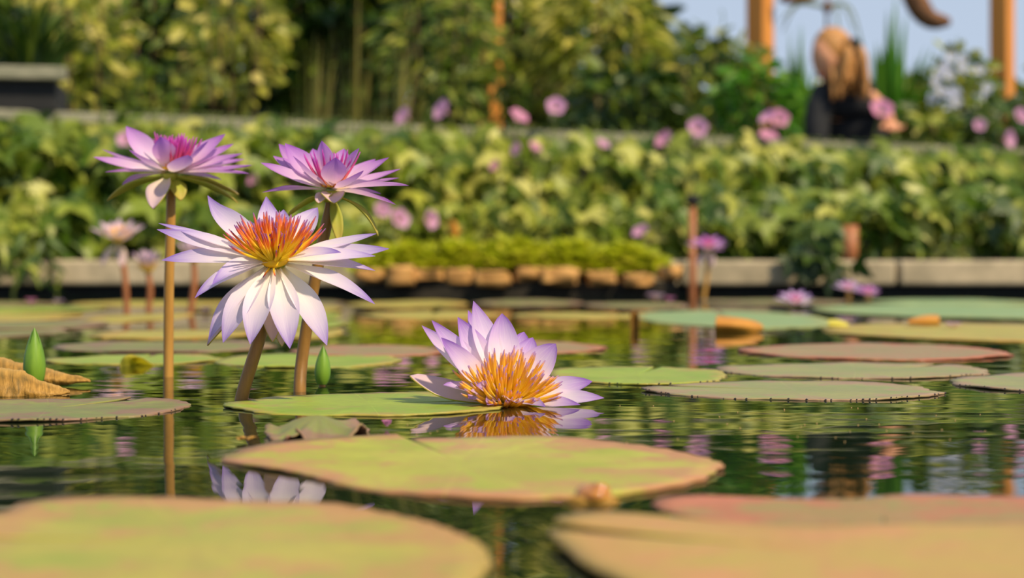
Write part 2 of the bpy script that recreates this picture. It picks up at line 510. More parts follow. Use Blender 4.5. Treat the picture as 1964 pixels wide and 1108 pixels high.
for (x0, x1, yb, yf, mk) in [(668, 900, 577, 590, 'pad_gold'), (908, 1116, 575, 587, 'pad_dull'), (1124, 1316, 580, 592, 'pad_dull'), (690, 960, 597, 612, 'pad_gold'), (980, 1230, 600, 612, 'pad_gold'),
                             (1340, 1620, 574, 583, 'pad_dull'), (1650, 1990, 574, 584, 'pad_blue')]:
    pad(x0, x1, yb, yf, 'low lily pad floating close to the mossy stones and kerb', mk, fp.uniform(0, 360), .06, z=.002, group='pads by the mossy stones', seg=90, rings=6, rim=.0012)

# dark dew-like teeth along the near rims of the closer pads
M['tooth'] = simple_mat('rim_tooth', srgb(40, 36, 40), srgb(90, 70, 60), 400, .2)
def rim_teeth(o, n, r0):
    tr_ = random.Random(n)
    co = [v.co for v in o.data.vertices]
    rim_ = [c for c in co[-151:] if c.y < -.1 * max(abs(q.y) for q in co)]
    v, f = [], []
    for i in range(n):
        p = tr_.choice(rim_)
        r_ = r0 * tr_.uniform(.5, 1.2)
        k = len(v)
        for (a, b, c_) in ((1, 0, 0), (0, 1, 0), (-1, 0, 0), (0, -1.6, 0), (0, -.3, .7), (0, -.3, -.6)):
            v.append((p.x + a * r_, p.y + b * r_, p.z + c_ * r_))
        f += [tuple(k + q for q in t) for t in ((0, 1, 4), (1, 2, 4), (2, 3, 4), (3, 0, 4), (1, 0, 5), (2, 1, 5), (3, 2, 5), (0, 3, 5))]
    t = obj('rim_teeth', mesh('rim_teeth', v, f, None, [M['tooth']]), o)
    t['kind'] = 'stuff'
for o in [x for x in COL.objects if x.name.startswith('lily_pad')]:
    lb = o.get('label', '')
    if 'dull green lily pad with purple' in lb or 'toothed edge and a long slit' in lb: rim_teeth(o, 44, .0009)
    elif 'pinkish tip' in lb or 'bright green lily pad behind the floating' in lb or 'yellowish front edge' in lb: rim_teeth(o, 26, .0009)

# ------------------------------------------------------------------ petals and flowers
def prof(t, tm=.52, b0=.30, e=.85):
    if t < tm:
        s = t / tm; s = s * s * (3 - 2 * s)
        return b0 + (1 - b0) * s
    return max(.02, math.cos((t - tm) / (1 - tm) * math.pi / 2) ** e)

def petal_vf(B, T, axis, hw, lift=0.0, roll=0.0, cup=.35, n=16, m=6, tm=.52, b0=.30, e=.85, hook=0.0, side=0.0):
    ch = T - B; Ln = ch.length; cd = ch.normalized()
    up = (axis - cd * axis.dot(cd))
    up = up.normalized() if up.length > 1e-4 else Vector((0, 0, 1))
    wv = cd.cross(up).normalized()
    mid = (B + T) * .5 + up * lift * Ln + wv * side * Ln
    vs_, uv, fs = [], [], []
    for i in range(n + 1):
        t = i / n
        p = B * (1 - t) ** 2 + mid * 2 * t * (1 - t) + T * t * t
        p = p + up * hook * Ln * max(0, t - .8) ** 2 * 20
        tg = ((mid - B) * (1 - t) + (T - mid) * t).normalized()
        w = tg.cross(up)
        if w.length < .15: w = wv
        w = w.normalized()
        nn = w.cross(tg).normalized()
        if roll:
            R = Matrix.Rotation(roll, 3, tg); w = R @ w; nn = R @ nn
        wd = hw * prof(t, tm, b0, e)
        for j in range(m + 1):
            s = j / m * 2 - 1
            ripple = .05 * math.sin(9 * t + 2.1 * s + Ln * 900) * abs(s)
            vs_.append(p + w * s * wd + nn * (cup * (s * s) + ripple - .06 * (1 - abs(s)) ) * wd)
            uv.append((j / m, t))
    for i in range(n):
        for j in range(m):
            a = i * (m + 1) + j
            fs.append((a, a + 1, a + m + 2, a + m + 1))
    return vs_, fs, uv

def petal(parent, C, tip, axis, hw, mat, lift=0, roll=0, name='petal', base=.07, **kw):
    T = Vector(tip)
    B = C + (T - C) * base
    v, f, uv = petal_vf(B, T, axis, hw, lift, math.radians(roll), **kw)
    o = build(name, v, f, mat, parent, uv)
    if name == 'sepal' or name.startswith('sepal'):
        s = o.modifiers.new('thickness', 'SOLIDIFY'); s.thickness = .0009; s.offset = -1; s.material_offset = 1; s.material_offset_rim = 1
    return o

def stamen(parent, C, axis, phi, th, L, mat, r=.0007, r0=.004, bend=.25):
    a = axis.orthogonal().normalized(); b = axis.cross(a)
    rad = a * math.cos(phi) + b * math.sin(phi)
    d = (axis * math.cos(th) + rad * math.sin(th)).normalized()
    B = C + rad * r0
    mid = B + d * L * .55 + rad * L * .06
    T = B + d * L + (axis - rad * .6) * L * bend * .35
    pts = [B * (1 - t) ** 2 + mid * 2 * t * (1 - t) + T * t * t for t in [i / 7 for i in range(8)]]
    rr = [r * k for k in (1.25, 1.25, 1.2, 1.1, 1.0, .9, .75, .3)]
    v, f, uv = tube_vf(pts, rr, 5)
    return build('stamen', v, f, mat, parent, uv)

def dome(name, C, axis, r, h, mat, parent, n=20, k=6):
    a = axis.orthogonal().normalized(); b = axis.cross(a)
    v, f, uv = [], [], []
    for i in range(k + 1):
        t = i / k * math.pi / 2
        for j in range(n):
            an = j / n * 2 * math.pi
            v.append(C + (a * math.cos(an) + b * math.sin(an)) * r * max(.02, math.cos(t)) + axis * h * math.sin(t)); uv.append((j / n, i / k))
    for i in range(k):
        for j in range(n):
            f.append((i * n + j, i * n + (j + 1) % n, (i + 1) * n + (j + 1) % n, (i + 1) * n + j))
    f.append(tuple(range(n))[::-1]); f.append(tuple(range(k * n, k * n + n)))
    return build(name, v, f, mat, parent, uv)

WH = srgb(246, 240, 240)
M['petal_white'] = petal_mat('petal_white', [(.0, srgb(254, 226, 150)), (.14, srgb(252, 243, 232)), (.45, srgb(244, 232, 236)), (.76, srgb(216, 198, 230)), (1.0, srgb(158, 126, 208))], .40)
M['petal_purple'] = petal_mat('petal_purple', [(.0, srgb(252, 232, 190)), (.2, srgb(250, 232, 236)), (.46, srgb(234, 198, 230)), (.74, srgb(212, 160, 220)), (1.0, srgb(176, 108, 204))], .45)
M['petal_lilac'] = petal_mat('petal_lilac', [(.0, srgb(254, 238, 220)), (.30, srgb(252, 243, 242)), (.58, srgb(242, 226, 240)), (.82, srgb(212, 180, 230)), (1.0, srgb(168, 118, 210))], .45)
M['petal_pale'] = petal_mat('petal_pale', [(.0, srgb(240, 206, 130)), (.3, srgb(238, 216, 190)), (.7, srgb(226, 200, 206)), (1.0, srgb(190, 160, 196))])
M['petal_pink'] = petal_mat('petal_pink', [(.0, srgb(240, 214, 210)), (.3, srgb(232, 176, 200)), (1.0, srgb(220, 140, 180))], .4)
M['petal_magenta'] = petal_mat('petal_magenta', [(.0, srgb(226, 164, 186)), (.5, srgb(230, 172, 202)), (1.0, srgb(214, 156, 200))], .4)
M['sepal_in'] = petal_mat('sepal_in', [(.0, srgb(236, 226, 190)), (.5, srgb(226, 200, 196)), (1.0, srgb(216, 186, 200))])
M['sepal_out'] = petal_mat('sepal_out', [(.0, srgb(190, 190, 70)), (.5, srgb(178, 184, 64)), (1.0, srgb(200, 182, 90))], .35)
M['stamen_gold'] = petal_mat('stamen_gold', [(.0, srgb(255, 240, 80)), (.50, srgb(255, 234, 76)), (.66, srgb(255, 190, 76)), (.85, srgb(246, 136, 86)), (1.0, srgb(166, 112, 180))], .5)
M['stamen_amber'] = petal_mat('stamen_amber', [(.0, srgb(255, 240, 84)), (.6, srgb(255, 228, 76)), (.84, srgb(255, 206, 90)), (.94, srgb(238, 184, 150)), (1.0, srgb(188, 148, 206))], .5)
M['stamen_pink'] = petal_mat('stamen_pink', [(.0, srgb(240, 170, 70)), (.4, srgb(226, 90, 140)), (1.0, srgb(196, 70, 190))], .3)
M['pistil'] = simple_mat('yellow_pistil', srgb(255, 190, 0), srgb(255, 214, 40), 300, .5, None, .4, .001)
M['stem_tan'] = simple_mat('tan_stem', srgb(150, 104, 36), srgb(196, 148, 70), 60, .45, (1, 1, .15), .15, .0006)
M['stem_brown'] = simple_mat('brown_stem', srgb(104, 76, 30), srgb(156, 112, 48), 80, .45, (1, 1, .3), .15, .0006)
M['stem_rust'] = simple_mat('rust_stem', srgb(138, 84, 46), srgb(172, 108, 66), 40, .5)
M['bud_green'] = simple_mat('bud_green', srgb(74, 118, 26), srgb(122, 158, 44), 90, .45, (1, 1, .12), .15, .0006)

def stem(parent, pts, r, mat):
    q = spline(pts, 18)
    rr = [r * (1.08 - .16 * i / 18) for i in range(19)] if not isinstance(r, (list, tuple)) else r
    return tube('stem', q, rr, mat, parent, 12)

def flower(name, label, base, Cp, d, axis, group=None):
    C = P(Cp[0], Cp[1], d)
    root = empty(name, base, label, 'flower', group)
    return root, C, Vector(axis).normalized()

# --- open white-lilac flower leaning to the lens
d0 = 1.225
base = P(463, 766, 1.228); base.z = 0
fl, C, ax = flower('water_lily', 'open white and lilac water lily with long orange-tipped stamens on short stem', base, (527, 500), d0, (.02, -.55, .83))
stem(fl, [base + Vector((-.004, 0, -.03)), base, P(480, 705, d0 + .004), P(500, 640, d0 + .008), P(516, 560, d0 + .012), C - ax * .002], .0046, M['stem_brown'])
dome('receptacle', C - ax * .0005, -ax, .0085, .008, M['sepal_out'], fl)
for (tx, ty, dy, hw, li, ro, kw) in [
    (398, 387, .040, .0100, -.04, -8, dict(hook=.1)), (511, 383, .052, .0098, -.06, 12, dict(hook=.06)), (574, 409, .056, .0090, -.06, -10, {}),
    (609, 398, .036, .0108, -.04, 10, {}), (472, 421, .060, .0075, -.06, 0, {}), (544, 402, .062, .0085, -.04, 0, {}),
    (304, 428, .020, .0085, -.03, 20, {}), (301, 440, .008, .0085, -.03, -5, {}), (310, 499, -.004, .0085, .05, -8, {}),
    (374, 571, -.022, .0098, .16, 10, {}), (407, 546, -.036, .0092, .20, 5, {}),
    (722, 448, .016, .0082, -.04, -10, {}), (746, 477, .002, .0090, -.03, 8, {}), (720, 491, -.010, .0078, .02, 0, {}), (654, 484, -.032, .0070, .05, 0, {}),
    (720, 519, -.002, .0082, .05, -12, {}), (719, 583, -.020, .0085, .10, -8, {}),
    (400, 652, -.020, .0098, .13, 12, {}), (428, 657, -.036, .0108, .15, 6, {}), (480, 660, -.044, .0108, .16, 4, {}),
    (556, 668, -.042, .0110, .15, -4, {}), (627, 662, -.028, .0112, .13, -10, {})]:
    T = P(tx, ty, d0 + dy)
    petal(fl, C, T, ax, hw, M['petal_white'], li, ro, **kw)
for (tx, ty, dy, hw, li) in [(523, 655, -.010, .0085, .10), (397, 662, -.008, .0075, .12), (541, 664, .004, .0075, .08)]:
    petal(fl, C - ax * .003, P(tx, ty, d0 + dy), ax, hw, [M['sepal_in'], M['sepal_out']], li, 0, 'sepal')
dome('pistil', C + ax * .001, ax, .0105, .007, M['pistil'], fl)
sr = random.Random(5)
AXS = Vector((0, -.22, .97)).normalized()
for i in range(180):
    u = (i % 120 + .5) / 120
    phi = i * 2.39996 + sr.uniform(-.2, .2)
    th = math.radians(3 + 70 * u ** .75) + sr.uniform(-.08, .08)
    stamen(fl, C + ax * .0015, AXS, phi, th, (sr.uniform(.028, .035) if i < 120 else sr.uniform(.014, .022)) * (1.0 if u < .5 else 1.12), M['stamen_gold'], r=.0012 if u < .6 else .0009, r0=.0062 * math.sqrt(u), bend=.35 if u > .5 else .1)
for (tx, ty) in [(499, 540), (531, 536)]:
    stamen(fl, C, (P(tx, ty, d0 - .03) - C).normalized(), 0, .05, .024, M['stamen_gold'], r=.0007, r0=.001)

# --- tall purple flower on the straight tan stem
d1 = 1.468
base = P(323, 722, d1); base.z = 0
fl, C, ax = flower('water_lily', 'purple water lily with magenta stamens on the tallest straight tan stem', base, (325, 331), d1, (.0, -.10, .99))
stem(fl, [base + Vector((0, 0, -.03)), base, P(324, 560, d1), P(327, 440, d1), P(328, 370, d1), C - ax * .004], .0042, M['stem_tan'])
dome('receptacle', C - ax * .0005, -ax, .0075, .012, M['sepal_out'], fl)
MP = M['petal_purple']
for (tx, ty, dy, hw, li, ro) in [
    (179, 301, -.010, .0085, -.08, -20), (195, 286, .020, .0080, -.06, 10), (201, 330, -.015, .0075, .04, 0), (234, 355, .030, .0070, .10, 0), (242, 242, .015, .0100, -.08, -38),
    (247, 287, -.040, .0090, -.10, -18), (309, 262, -.026, .0105, -.12, 8), (361, 297, -.050, .0105, -.16, 0), (400, 270, -.020, .0100, -.12, 24), (432, 257, .012, .0100, -.10, 30),
    (448, 276, .020, .0090, -.08, 18), (466, 294, .000, .0085, -.06, 16), (484, 317, -.015, .0080, -.04, 5), (478, 333, -.025, .0075, .03, 0), (280, 276, .045, .0085, -.05, 0),
    (350, 262, .060, .0095, -.05, 0), (300, 268, .066, .0090, -.05, 0), (395, 278, .055, .0090, -.05, 0), (470, 305, .035, .0080, -.04, 8), (215, 300, .045, .0080, -.04, 0),
    (425, 345, .040, .0070, .05, 0)]:
    petal(fl, C, P(tx, ty, d1 + dy), ax, hw, MP, li, ro)
for (tx, ty, dy, hw, li, ro) in [(205, 384, -.010, .0075, .10, 20), (294, 400, -.034, .0105, .16, 6), (347, 384, -.012, .0080, .14, 0), (458, 372, .000, .0085, .08, -10), (457, 388, -.012, .0058, .10, -25)]:
    petal(fl, C - ax * .002, P(tx, ty, d1 + dy), ax, hw, [M['sepal_in'] if tx in (294, 458) else M['sepal_out'], M['sepal_out']], li, ro, 'sepal', e=.7)
dome('pistil', C + ax * .003, ax, .007, .004, M['pistil'], fl)
for i in range(44):
    u = (i + .5) / 44
    phi = i * 2.39996
    stamen(fl, C + ax * .003 + Vector((.004, 0, 0)), ax + Vector((.12, 0, 0)), phi, math.radians(3 + 26 * u ** .6), sr.uniform(.026, .033), M['stamen_pink'], r=.0010, r0=.007 * math.sqrt(u), bend=.05)

# --- purple flower on the curved brown stem
d2 = 1.31
base = P(575, 752, d2 - .008); base.z = 0
fl, C, ax = flower('water_lily', 'purple water lily with drooping green sepals on a curved brown stem', base, (635, 364), d2, (.0, -.14, .99))
stem(fl, [base + Vector((0, 0, -.03)), base, P(579, 690, d2), P(597, 575, d2), P(622, 450, d2), P(634, 395, d2), C - ax * .004], .0046, M['stem_brown'])
dome('receptacle', C - ax * .0005, -ax, .0078, .012, M['sepal_out'], fl)
for (tx, ty, dy, hw, li, ro) in [
    (500, 312, -.012, .0085, -.08, -22), (524, 299, .018, .0085, -.08, -16), (535, 276, .030, .0090, -.08, -26), (547, 275, .010, .0098, -.10, -34), (562, 299, -.030, .0098, -.12, -22),
    (587, 297, .050, .0090, -.06, 0), (617, 270, -.012, .0100, -.10, 6), (644, 302, -.036, .0098, -.16, 0), (689, 284, -.010, .0105, -.11, 26), (697, 327, -.045, .0080, -.12, 10),
    (746, 302, .000, .0090, -.08, 18), (768, 324, .022, .0062, -.05, 10), (766, 341, .010, .0062, -.02, 0), (784, 356, -.012, .0085, .05, -4), (760, 393, -.020, .0075, .08, -16),
    (503, 369, -.008, .0070, .06, 0), (731, 372, .030, .0070, .05, 0), (600, 285, .060, .0090, -.05, 0), (660, 285, .060, .0090, -.05, 0), (720, 305, .045, .0085, -.05, 6)]:
    petal(fl, C, P(tx, ty, d2 + dy), ax, hw, MP, li, ro)
for (tx, ty, dy, hw, li, ro) in [(551, 414, -.005, .0070, .10, 14), (611, 389, -.022, .0062, .12, 0), (641, 389, -.026, .0088, .16, 0), (650, 463, -.012, .0046, .14, 0), (726, 452, -.010, .0042, .26, -10)]:
    petal(fl, C - ax * .002, P(tx, ty, d2 + dy), ax, hw, [M['sepal_in'] if ty < 400 else M['sepal_out'], M['sepal_out']], li, ro, 'sepal', e=.6)
dome('pistil', C + ax * .003, ax, .007, .004, M['pistil'], fl)
for i in range(30):
    u = (i + .5) / 30
    stamen(fl, C + ax * .003, ax, i * 2.39996, math.radians(3 + 34 * u ** .6), sr.uniform(.024, .031), M['stamen_pink'], r=.0008, r0=.007 * math.sqrt(u), bend=.05)

# --- flower lying on the water
d3 = 1.185
AXF0 = Vector((.12, -.42, .90)).normalized()
base = P(968, 773, d3); base.z = 0
fl, C, ax = flower('water_lily', 'lilac water lily with bright orange stamens floating on the water', base, (968, 771), d3, (.22, -.62, .75))
dome('receptacle', C - ax * .0005, -ax, .0075, .005, M['sepal_out'], fl)
ML = M['petal_lilac']
for (tx, ty, dy, hw, li, ro, kw) in [
    (809, 624, .020, .0075, -.04, -10, {}), (828, 614, .004, .0085, -.05, -14, {}), (846, 647, -.012, .0085, -.06, -20, {}),
    (878, 608, .010, .0105, -.05, -8, {}), (898, 595, .030, .0085, -.04, 0, {}), (908, 577, .018, .0110, -.05, 6, {}),
    (963, 601, .020, .0120, -.05, 0, dict(e=.7)), (1005, 636, .034, .0105, -.04, 0, dict(e=.7)), (1022, 647, .020, .0110, -.04, 6, dict(e=.7)),
    (1066, 659, .014, .0120, -.04, 10, dict(e=.7)), (1136, 731, .012, .0092, -.02, 4, dict(e=.7)), (1159, 763, -.006, .0080, .02, 0, {}),
    (1113, 776, -.022, .0065, .02, 0, {}), (1046, 780, -.044, .0065, .05, 0, {}),
    (850, 738, -.014, .0085, .06, 22, dict(e=.6)), (898, 764, -.026, .0090, .10, 14, dict(e=.55)), (913, 739, -.034, .0070, .06, -24, {}),
    (934, 776, -.034, .0070, .10, 0, dict(e=.6)), (990, 772, -.044, .0065, .08, 0, dict(e=.6)), (935, 640, .045, .0100, -.04, 0, {})]:
    petal(fl, C, P(tx, ty, d3 + dy), ax, hw, ML, li, ro, **kw)
petal(fl, C - ax * .002, P(787, 720, d3 + .004), Vector((.25, -.5, .83)).normalized(), .0110, [M['sepal_in'], M['sepal_out']], -.16, 0, 'sepal', e=.55)
dome('pistil', C + ax * .001, AXF0, .0125, .010, M['pistil'], fl)
AXF = Vector((.12, -.42, .90)).normalized()
for i in range(230):
    u = (i % 150 + .5) / 150
    phi = i * 2.39996 + sr.uniform(-.2, .2)
    th = math.radians(4 + 74 * u ** .6) + sr.uniform(-.06, .06)
    q = AXF.copy()
    a_ = q.orthogonal().normalized(); b_ = q.cross(a_)
    dd = q * math.cos(th) + (a_ * math.cos(phi) + b_ * math.sin(phi)) * math.sin(th)
    while C.z + dd.z * .034 < .004 and th > .1:
        th -= .05
        dd = q * math.cos(th) + (a_ * math.cos(phi) + b_ * math.sin(phi)) * math.sin(th)
    stamen(fl, C + ax * .0015, AXF, phi, th, sr.uniform(.029, .037) if i < 150 else sr.uniform(.016, .026), M['stamen_amber'], r=.0012, r0=.0085 * math.sqrt(u), bend=.25)

# --- flower buds
def bud(name, label, px, py0, py1, d, r, mat, lean=0.0):
    b = P(px, py0, d); b.z = 0
    t = P(px + lean, py1, d)
    root = empty(name, b, label, 'bud')
    hgt = (t - b).length
    stem(root, [b + Vector((0, 0, -.03)), b + Vector((0, 0, -.012)), b + (t - b) * .12], r * .45, M['stem_brown'])
    axis = (t - b).normalized()
    # four overlapping closed sepals around a core
    v, f, uv = [], [], []
    n, k = 14, 20
    for i in range(k + 1):
        s = i / k
        w = r * (math.sin(math.pi * min(1, (s * .92 + .08)) ** .72) ** .8)
        for j in range(n):
            an = 2 * math.pi * j / n
            v.append(b + axis * hgt * (.05 + .93 * s) + Vector((math.cos(an), math.sin(an), 0)) * w * .93); uv.append((j / n, s))
    for i in range(k):
        for j in range(n):
            f.append((i * n + j, i * n + (j + 1) % n, (i + 1) * n + (j + 1) % n, (i + 1) * n + j))
    f.append(tuple(range(n))[::-1]); f.append(tuple(range(k * n, k * n + n)))
    build('core', v, f, mat, root, uv)
    for q in range(4):
        a0 = q * math.pi / 2 + .35
        v, f, uv = [], [], []
        for i in range(k + 1):
            s = i / k
            w = r * (math.sin(math.pi * min(1, (s * .92 + .08)) ** .72) ** .8)
            half = (.86 if s < .6 else .86 * (1 - (s - .6) / .4 * .35))
            for j in range(7):
                an = a0 + (j / 6 * 2 - 1) * half
                bulge = 1.0 + .05 * (1 - abs(j / 6 * 2 - 1))
                v.append(b + axis * hgt * (.04 + .96 * s) + Vector((math.cos(an), math.sin(an), 0)) * w * bulge); uv.append((j / 6, s))
        for i in range(k):
            for j in range(6):
                a = i * 7 + j; f.append((a, a + 1, a + 8, a + 7))
        build('sepal', v, f, mat, root, uv)
    return root
bud('lily_bud', 'pointed green lily bud standing among curled brown leaves', 66, 735, 627, 1.325, .0082, M['bud_green'])
bud('lily_bud', 'slim dark green lily bud beside the curved brown stem', 618, 742, 662, 1.36, .0062, M['bud_green'], 2)

# --- far flowers (out of focus)
def far_flower(label, px, py, d, wpx, pm, sm, stem_mat, base_px=None, axis=(0, -.25, .97), n=16, up=.35, group=None, hang=0, floating=False):
    C = P(px, py, d)
    bpx = px if base_px is None else base_px
    b = Vector(((bpx - CX) / F * d, d, 0))
    root = empty('water_lily', b, label, 'flower', group)
    ax = Vector(axis).normalized()
    R = wpx / 2 / F * d
    if not floating:
        stem(root, [b + Vector((0, 0, -.03)), b, (b + C) / 2 + Vector((.004, 0, 0)), C], .0062, stem_mat)
    dome('receptacle', C, -ax, R * .14, R * .15, M['sepal_out'], root)
    a = ax.orthogonal().normalized(); bb = ax.cross(a)
    for i in range(n):
        ph = i * 2.39996
        u = (i + .5) / n
        el = up + .5 * (1 - u)
        T = C + ((a * math.cos(ph) + bb * math.sin(ph)) * math.cos(el) + ax * math.sin(el)) * R * (.85 + .2 * u)
        petal(root, C, T, ax, R * .15, pm, -.06, 0, n=8, m=4)
    for i in range(hang):
        ph = i * 1.7 + 1.2
        petal(root, C, C + Vector((math.cos(ph) * R * .5, -R * .3, -R * .85)), ax, R * .18, [M['sepal_in'], M['sepal_out']], .1, 0, 'sepal', n=8, m=4)
    dome('pistil', C + ax * R * .02, ax, R * .15, R * .1, M['pistil'], root)
    for i in range(24):
        u = (i + .5) / 24
        stamen(root, C, ax, i * 2.39996, math.radians(5 + 50 * u ** .6), R * .5, sm, r=R * .022, r0=R * .12 * math.sqrt(u))
    return root
far_flower('pale cream water lily with golden centre on a rust stem, blurred', 228, 462, 3.4, 118, M['petal_pale'], M['stamen_amber'], M['stem_rust'], 243, hang=2)
far_flower('pale peach half-closed water lily on a rust stem beside a cream one', 284, 520, 3.5, 92, M['petal_pale'], M['stamen_amber'], M['stem_rust'], 285, up=.85, hang=0)
far_flower('peach water lily hidden behind the open white flower', 372, 500, 3.3, 96, M['petal_pale'], M['stamen_amber'], M['stem_rust'], 365, up=.8)
far_flower('violet water lily on a pale stem beside a brown stake', 1358, 476, 4.5, 84, M['petal_purple'], M['stamen_pink'], M['stem_tan'], 1349, up=.15, hang=2)
far_flower('lilac flower floating on blue-green pads by the kerb', 1525, 582, 3.6, 82, M['petal_lilac'], M['stamen_pink'], M['stem_tan'], up=.2, floating=True)
far_flower('lilac flower with white heart standing low before the kerb', 1626, 556, 4.3, 60, M['petal_lilac'], M['stamen_pink'], M['stem_tan'], up=.2)
far_flower('violet flower leaning against a paler lilac one before the kerb', 1664, 564, 4.2, 56, M['petal_purple'], M['stamen_pink'], M['stem_tan'], up=.2)

# ------------------------------------------------------------------ curled and dead leaves, bits on the water
M['leaf_brown'] = simple_mat('dried_leaf', srgb(128, 92, 28), srgb(196, 146, 58), 40, .6, None, .5, .002)
def dry_mat():
    m, nt, bs, out = newmat('dry_veined_leaf')
    tc = N(nt, 'ShaderNodeTexCoord'); uv = tc.outputs['UV']
    n1 = noise_n(nt, uv, 1.0, 4, .6, (3, 34, 1)); n2 = noise_n(nt, tc.outputs['Object'], 60, 4, .6)
    sp = N(nt, 'ShaderNodeSeparateXYZ'); lk(nt, uv, sp.inputs[0])
    k = math_n(nt, 'ADD', math_n(nt, 'MULTIPLY', n1, .6), math_n(nt, 'MULTIPLY', n2, .4))
    c = ramp(nt, k, [(.36, srgb(104, 84, 26)), (.5, srgb(168, 124, 44)), (.64, srgb(206, 156, 70))])
    e = ramp(nt, sp.outputs[0], [(.5, (0, 0, 0)), (.66, (1, 1, 1))])
    c = mixc(nt, math_n(nt, 'MULTIPLY', e, .6), c, srgb(214, 170, 84))
    lk(nt, c, bs.inputs['Base Color']); bs.inputs['Roughness'].default_value = .6
    bump(nt, bs, k, .8, .002)
    translucent_mix(nt, bs, out, c, .25)
    return m
M['leaf_dry'] = dry_mat()
M['leaf_orange'] = simple_mat('orange_dead_leaf', srgb(172, 110, 28), srgb(200, 142, 44), 30, .6, None, .4, .002)
M['leaf_yellow'] = simple_mat('yellow_leaf', srgb(176, 164, 40), srgb(206, 190, 60), 30, .5, None, .3, .002)

M['lf_cup'] = leaf_mat('leaf_cup', [(0, srgb(176, 190, 60)), (.5, srgb(210, 208, 80)), (1, srgb(222, 200, 90))], .7, .45, 60)
def sheet(name, label, rows, mat, cat='leaf', th=.0012, group=None, under=None, rough=0.0):
    """leaf built from rows of control points (world), each row a rib across the leaf"""
    nj, ni = 16, 44
    rows = [spline(r, nj) for r in rows]
    cols = [spline([r[j] for r in rows], ni) for j in range(nj + 1)]
    v, uv = [], []
    for i in range(ni + 1):
        for j in range(nj + 1):
            p = cols[j][i]
            edge = max(0, j / nj - .55)
            p = p + Vector((0, 1, .3)) * rough * (1.4 * noise.noise(p * 110) + .35 * math.sin(i * 1.1 + 2.5 * noise.noise(Vector((i * .21, j * .1, 1.7))))) + Vector((0, 0, 1)) * rough * 2.2 * edge * noise.noise(Vector((i * .8, 3.3, 0)))
            v.append(p); uv.append((j / nj, i / ni))
    f = [(i * (nj + 1) + j, i * (nj + 1) + j + 1, (i + 1) * (nj + 1) + j + 1, (i + 1) * (nj + 1) + j) for i in range(ni) for j in range(nj)]
    c = sum(v, Vector((0, 0, 0))) / len(v); c.z = 0
    o = obj(name, mesh(name, [p - c for p in v], f, uv, [mat, under or mat]), None, c)
    s = o.modifiers.new('thickness', 'SOLIDIFY'); s.thickness = th; s.offset = 0; s.material_offset = 1
    return tag(o, label, cat, group)

dd = 1.28
sheet('dried_leaf', 'brown curled dead lily leaf with raised front wall before the pointed bud',
      [[P(-60, 762, dd - .03), P(-60, 730, dd - .026), P(-60, 704, dd - .01), P(-60, 716, dd + .02)],
       [P(0, 762, dd - .03), P(0, 738, dd - .026), P(0, 708, dd - .01), P(6, 718, dd + .02)],
       [P(42, 763, dd - .028), P(42, 742, dd - .026), P(40, 713, dd - .01), P(46, 722, dd + .018)],
       [P(70, 762, dd - .024), P(70, 748, dd - .022), P(68, 727, dd - .008), P(74, 733, dd + .014)],
       [P(108, 758, dd - .018), P(108, 752, dd - .016), P(107, 741, dd - .006), P(112, 745, dd + .006)],
       [P(134, 753, dd - .012), P(134, 751, dd - .010), P(134, 749, dd - .006), P(133, 750, dd)]], M['leaf_dry'], rough=.0016)
dd = 1.36
sheet('dried_leaf', 'brown curled leaf edge rising behind the pointed bud and ending in a thin tip',
      [[P(-60, 742, dd), P(-54, 715, dd), P(-46, 686, dd + .02), P(-40, 696, dd + .05)],
       [P(0, 742, dd), P(0, 712, dd), P(4, 688, dd + .02), P(8, 696, dd + .05)],
       [P(44, 742, dd), P(44, 716, dd), P(45, 699, dd + .02), P(48, 704, dd + .05)],
       [P(88, 740, dd), P(88, 722, dd), P(89, 707, dd + .02), P(92, 711, dd + .04)],
       [P(118, 738, dd), P(117, 728, dd), P(117, 716, dd + .01), P(119, 719, dd + .03)],
       [P(174, 731, dd), P(174, 730, dd), P(173, 727, dd + .004), P(172, 728, dd + .01)]], M['leaf_dry'], rough=.0016)
dd = 1.62
sheet('curled_leaf', 'small yellow-green leaf curled into a pointed cup, standing on the water',
      [[P(232, 712, dd - .02), P(231, 698, dd - .02), P(238, 684, dd - .01), P(252, 680, dd + .01), P(258, 684, dd + .02)],
       [P(240, 722, dd - .03), P(252, 704, dd + .012), P(262, 690, dd + .012), P(268, 686, dd), P(272, 686, dd)],
       [P(258, 724, dd - .03), P(268, 708, dd + .010), P(276, 697, dd + .010), P(280, 692, dd), P(282, 692, dd)],
       [P(298, 707, dd - .01), P(299, 706, dd - .005), P(299, 705, dd), P(299, 704, dd), P(299, 704, dd)]], M['lf_cup'], under=M['lf_cup'])
dd = 2.38
sheet('dead_leaf', 'orange dead leaf folded upright on the blue-green pad',
      [[P(1370, 640, dd), P(1372, 620, dd - .01), P(1374, 606, dd + .02)], [P(1410, 641, dd), P(1412, 622, dd - .01), P(1412, 609, dd + .02)],
       [P(1448, 638, dd), P(1446, 624, dd), P(1444, 615, dd + .02)], [P(1464, 632, dd), P(1463, 627, dd), P(1462, 623, dd + .01)]], M['leaf_orange'])
dd = 2.55
sheet('dead_leaf', 'golden folded leaf lying at the near corner of the yellow-olive pad',
      [[P(1590, 628, dd), P(1588, 620, dd), P(1588, 613, dd + .03)], [P(1610, 629, dd), P(1608, 621, dd), P(1606, 613, dd + .03)], [P(1628, 629, dd), P(1627, 624, dd), P(1625, 619, dd + .03)]], M['leaf_yellow'])
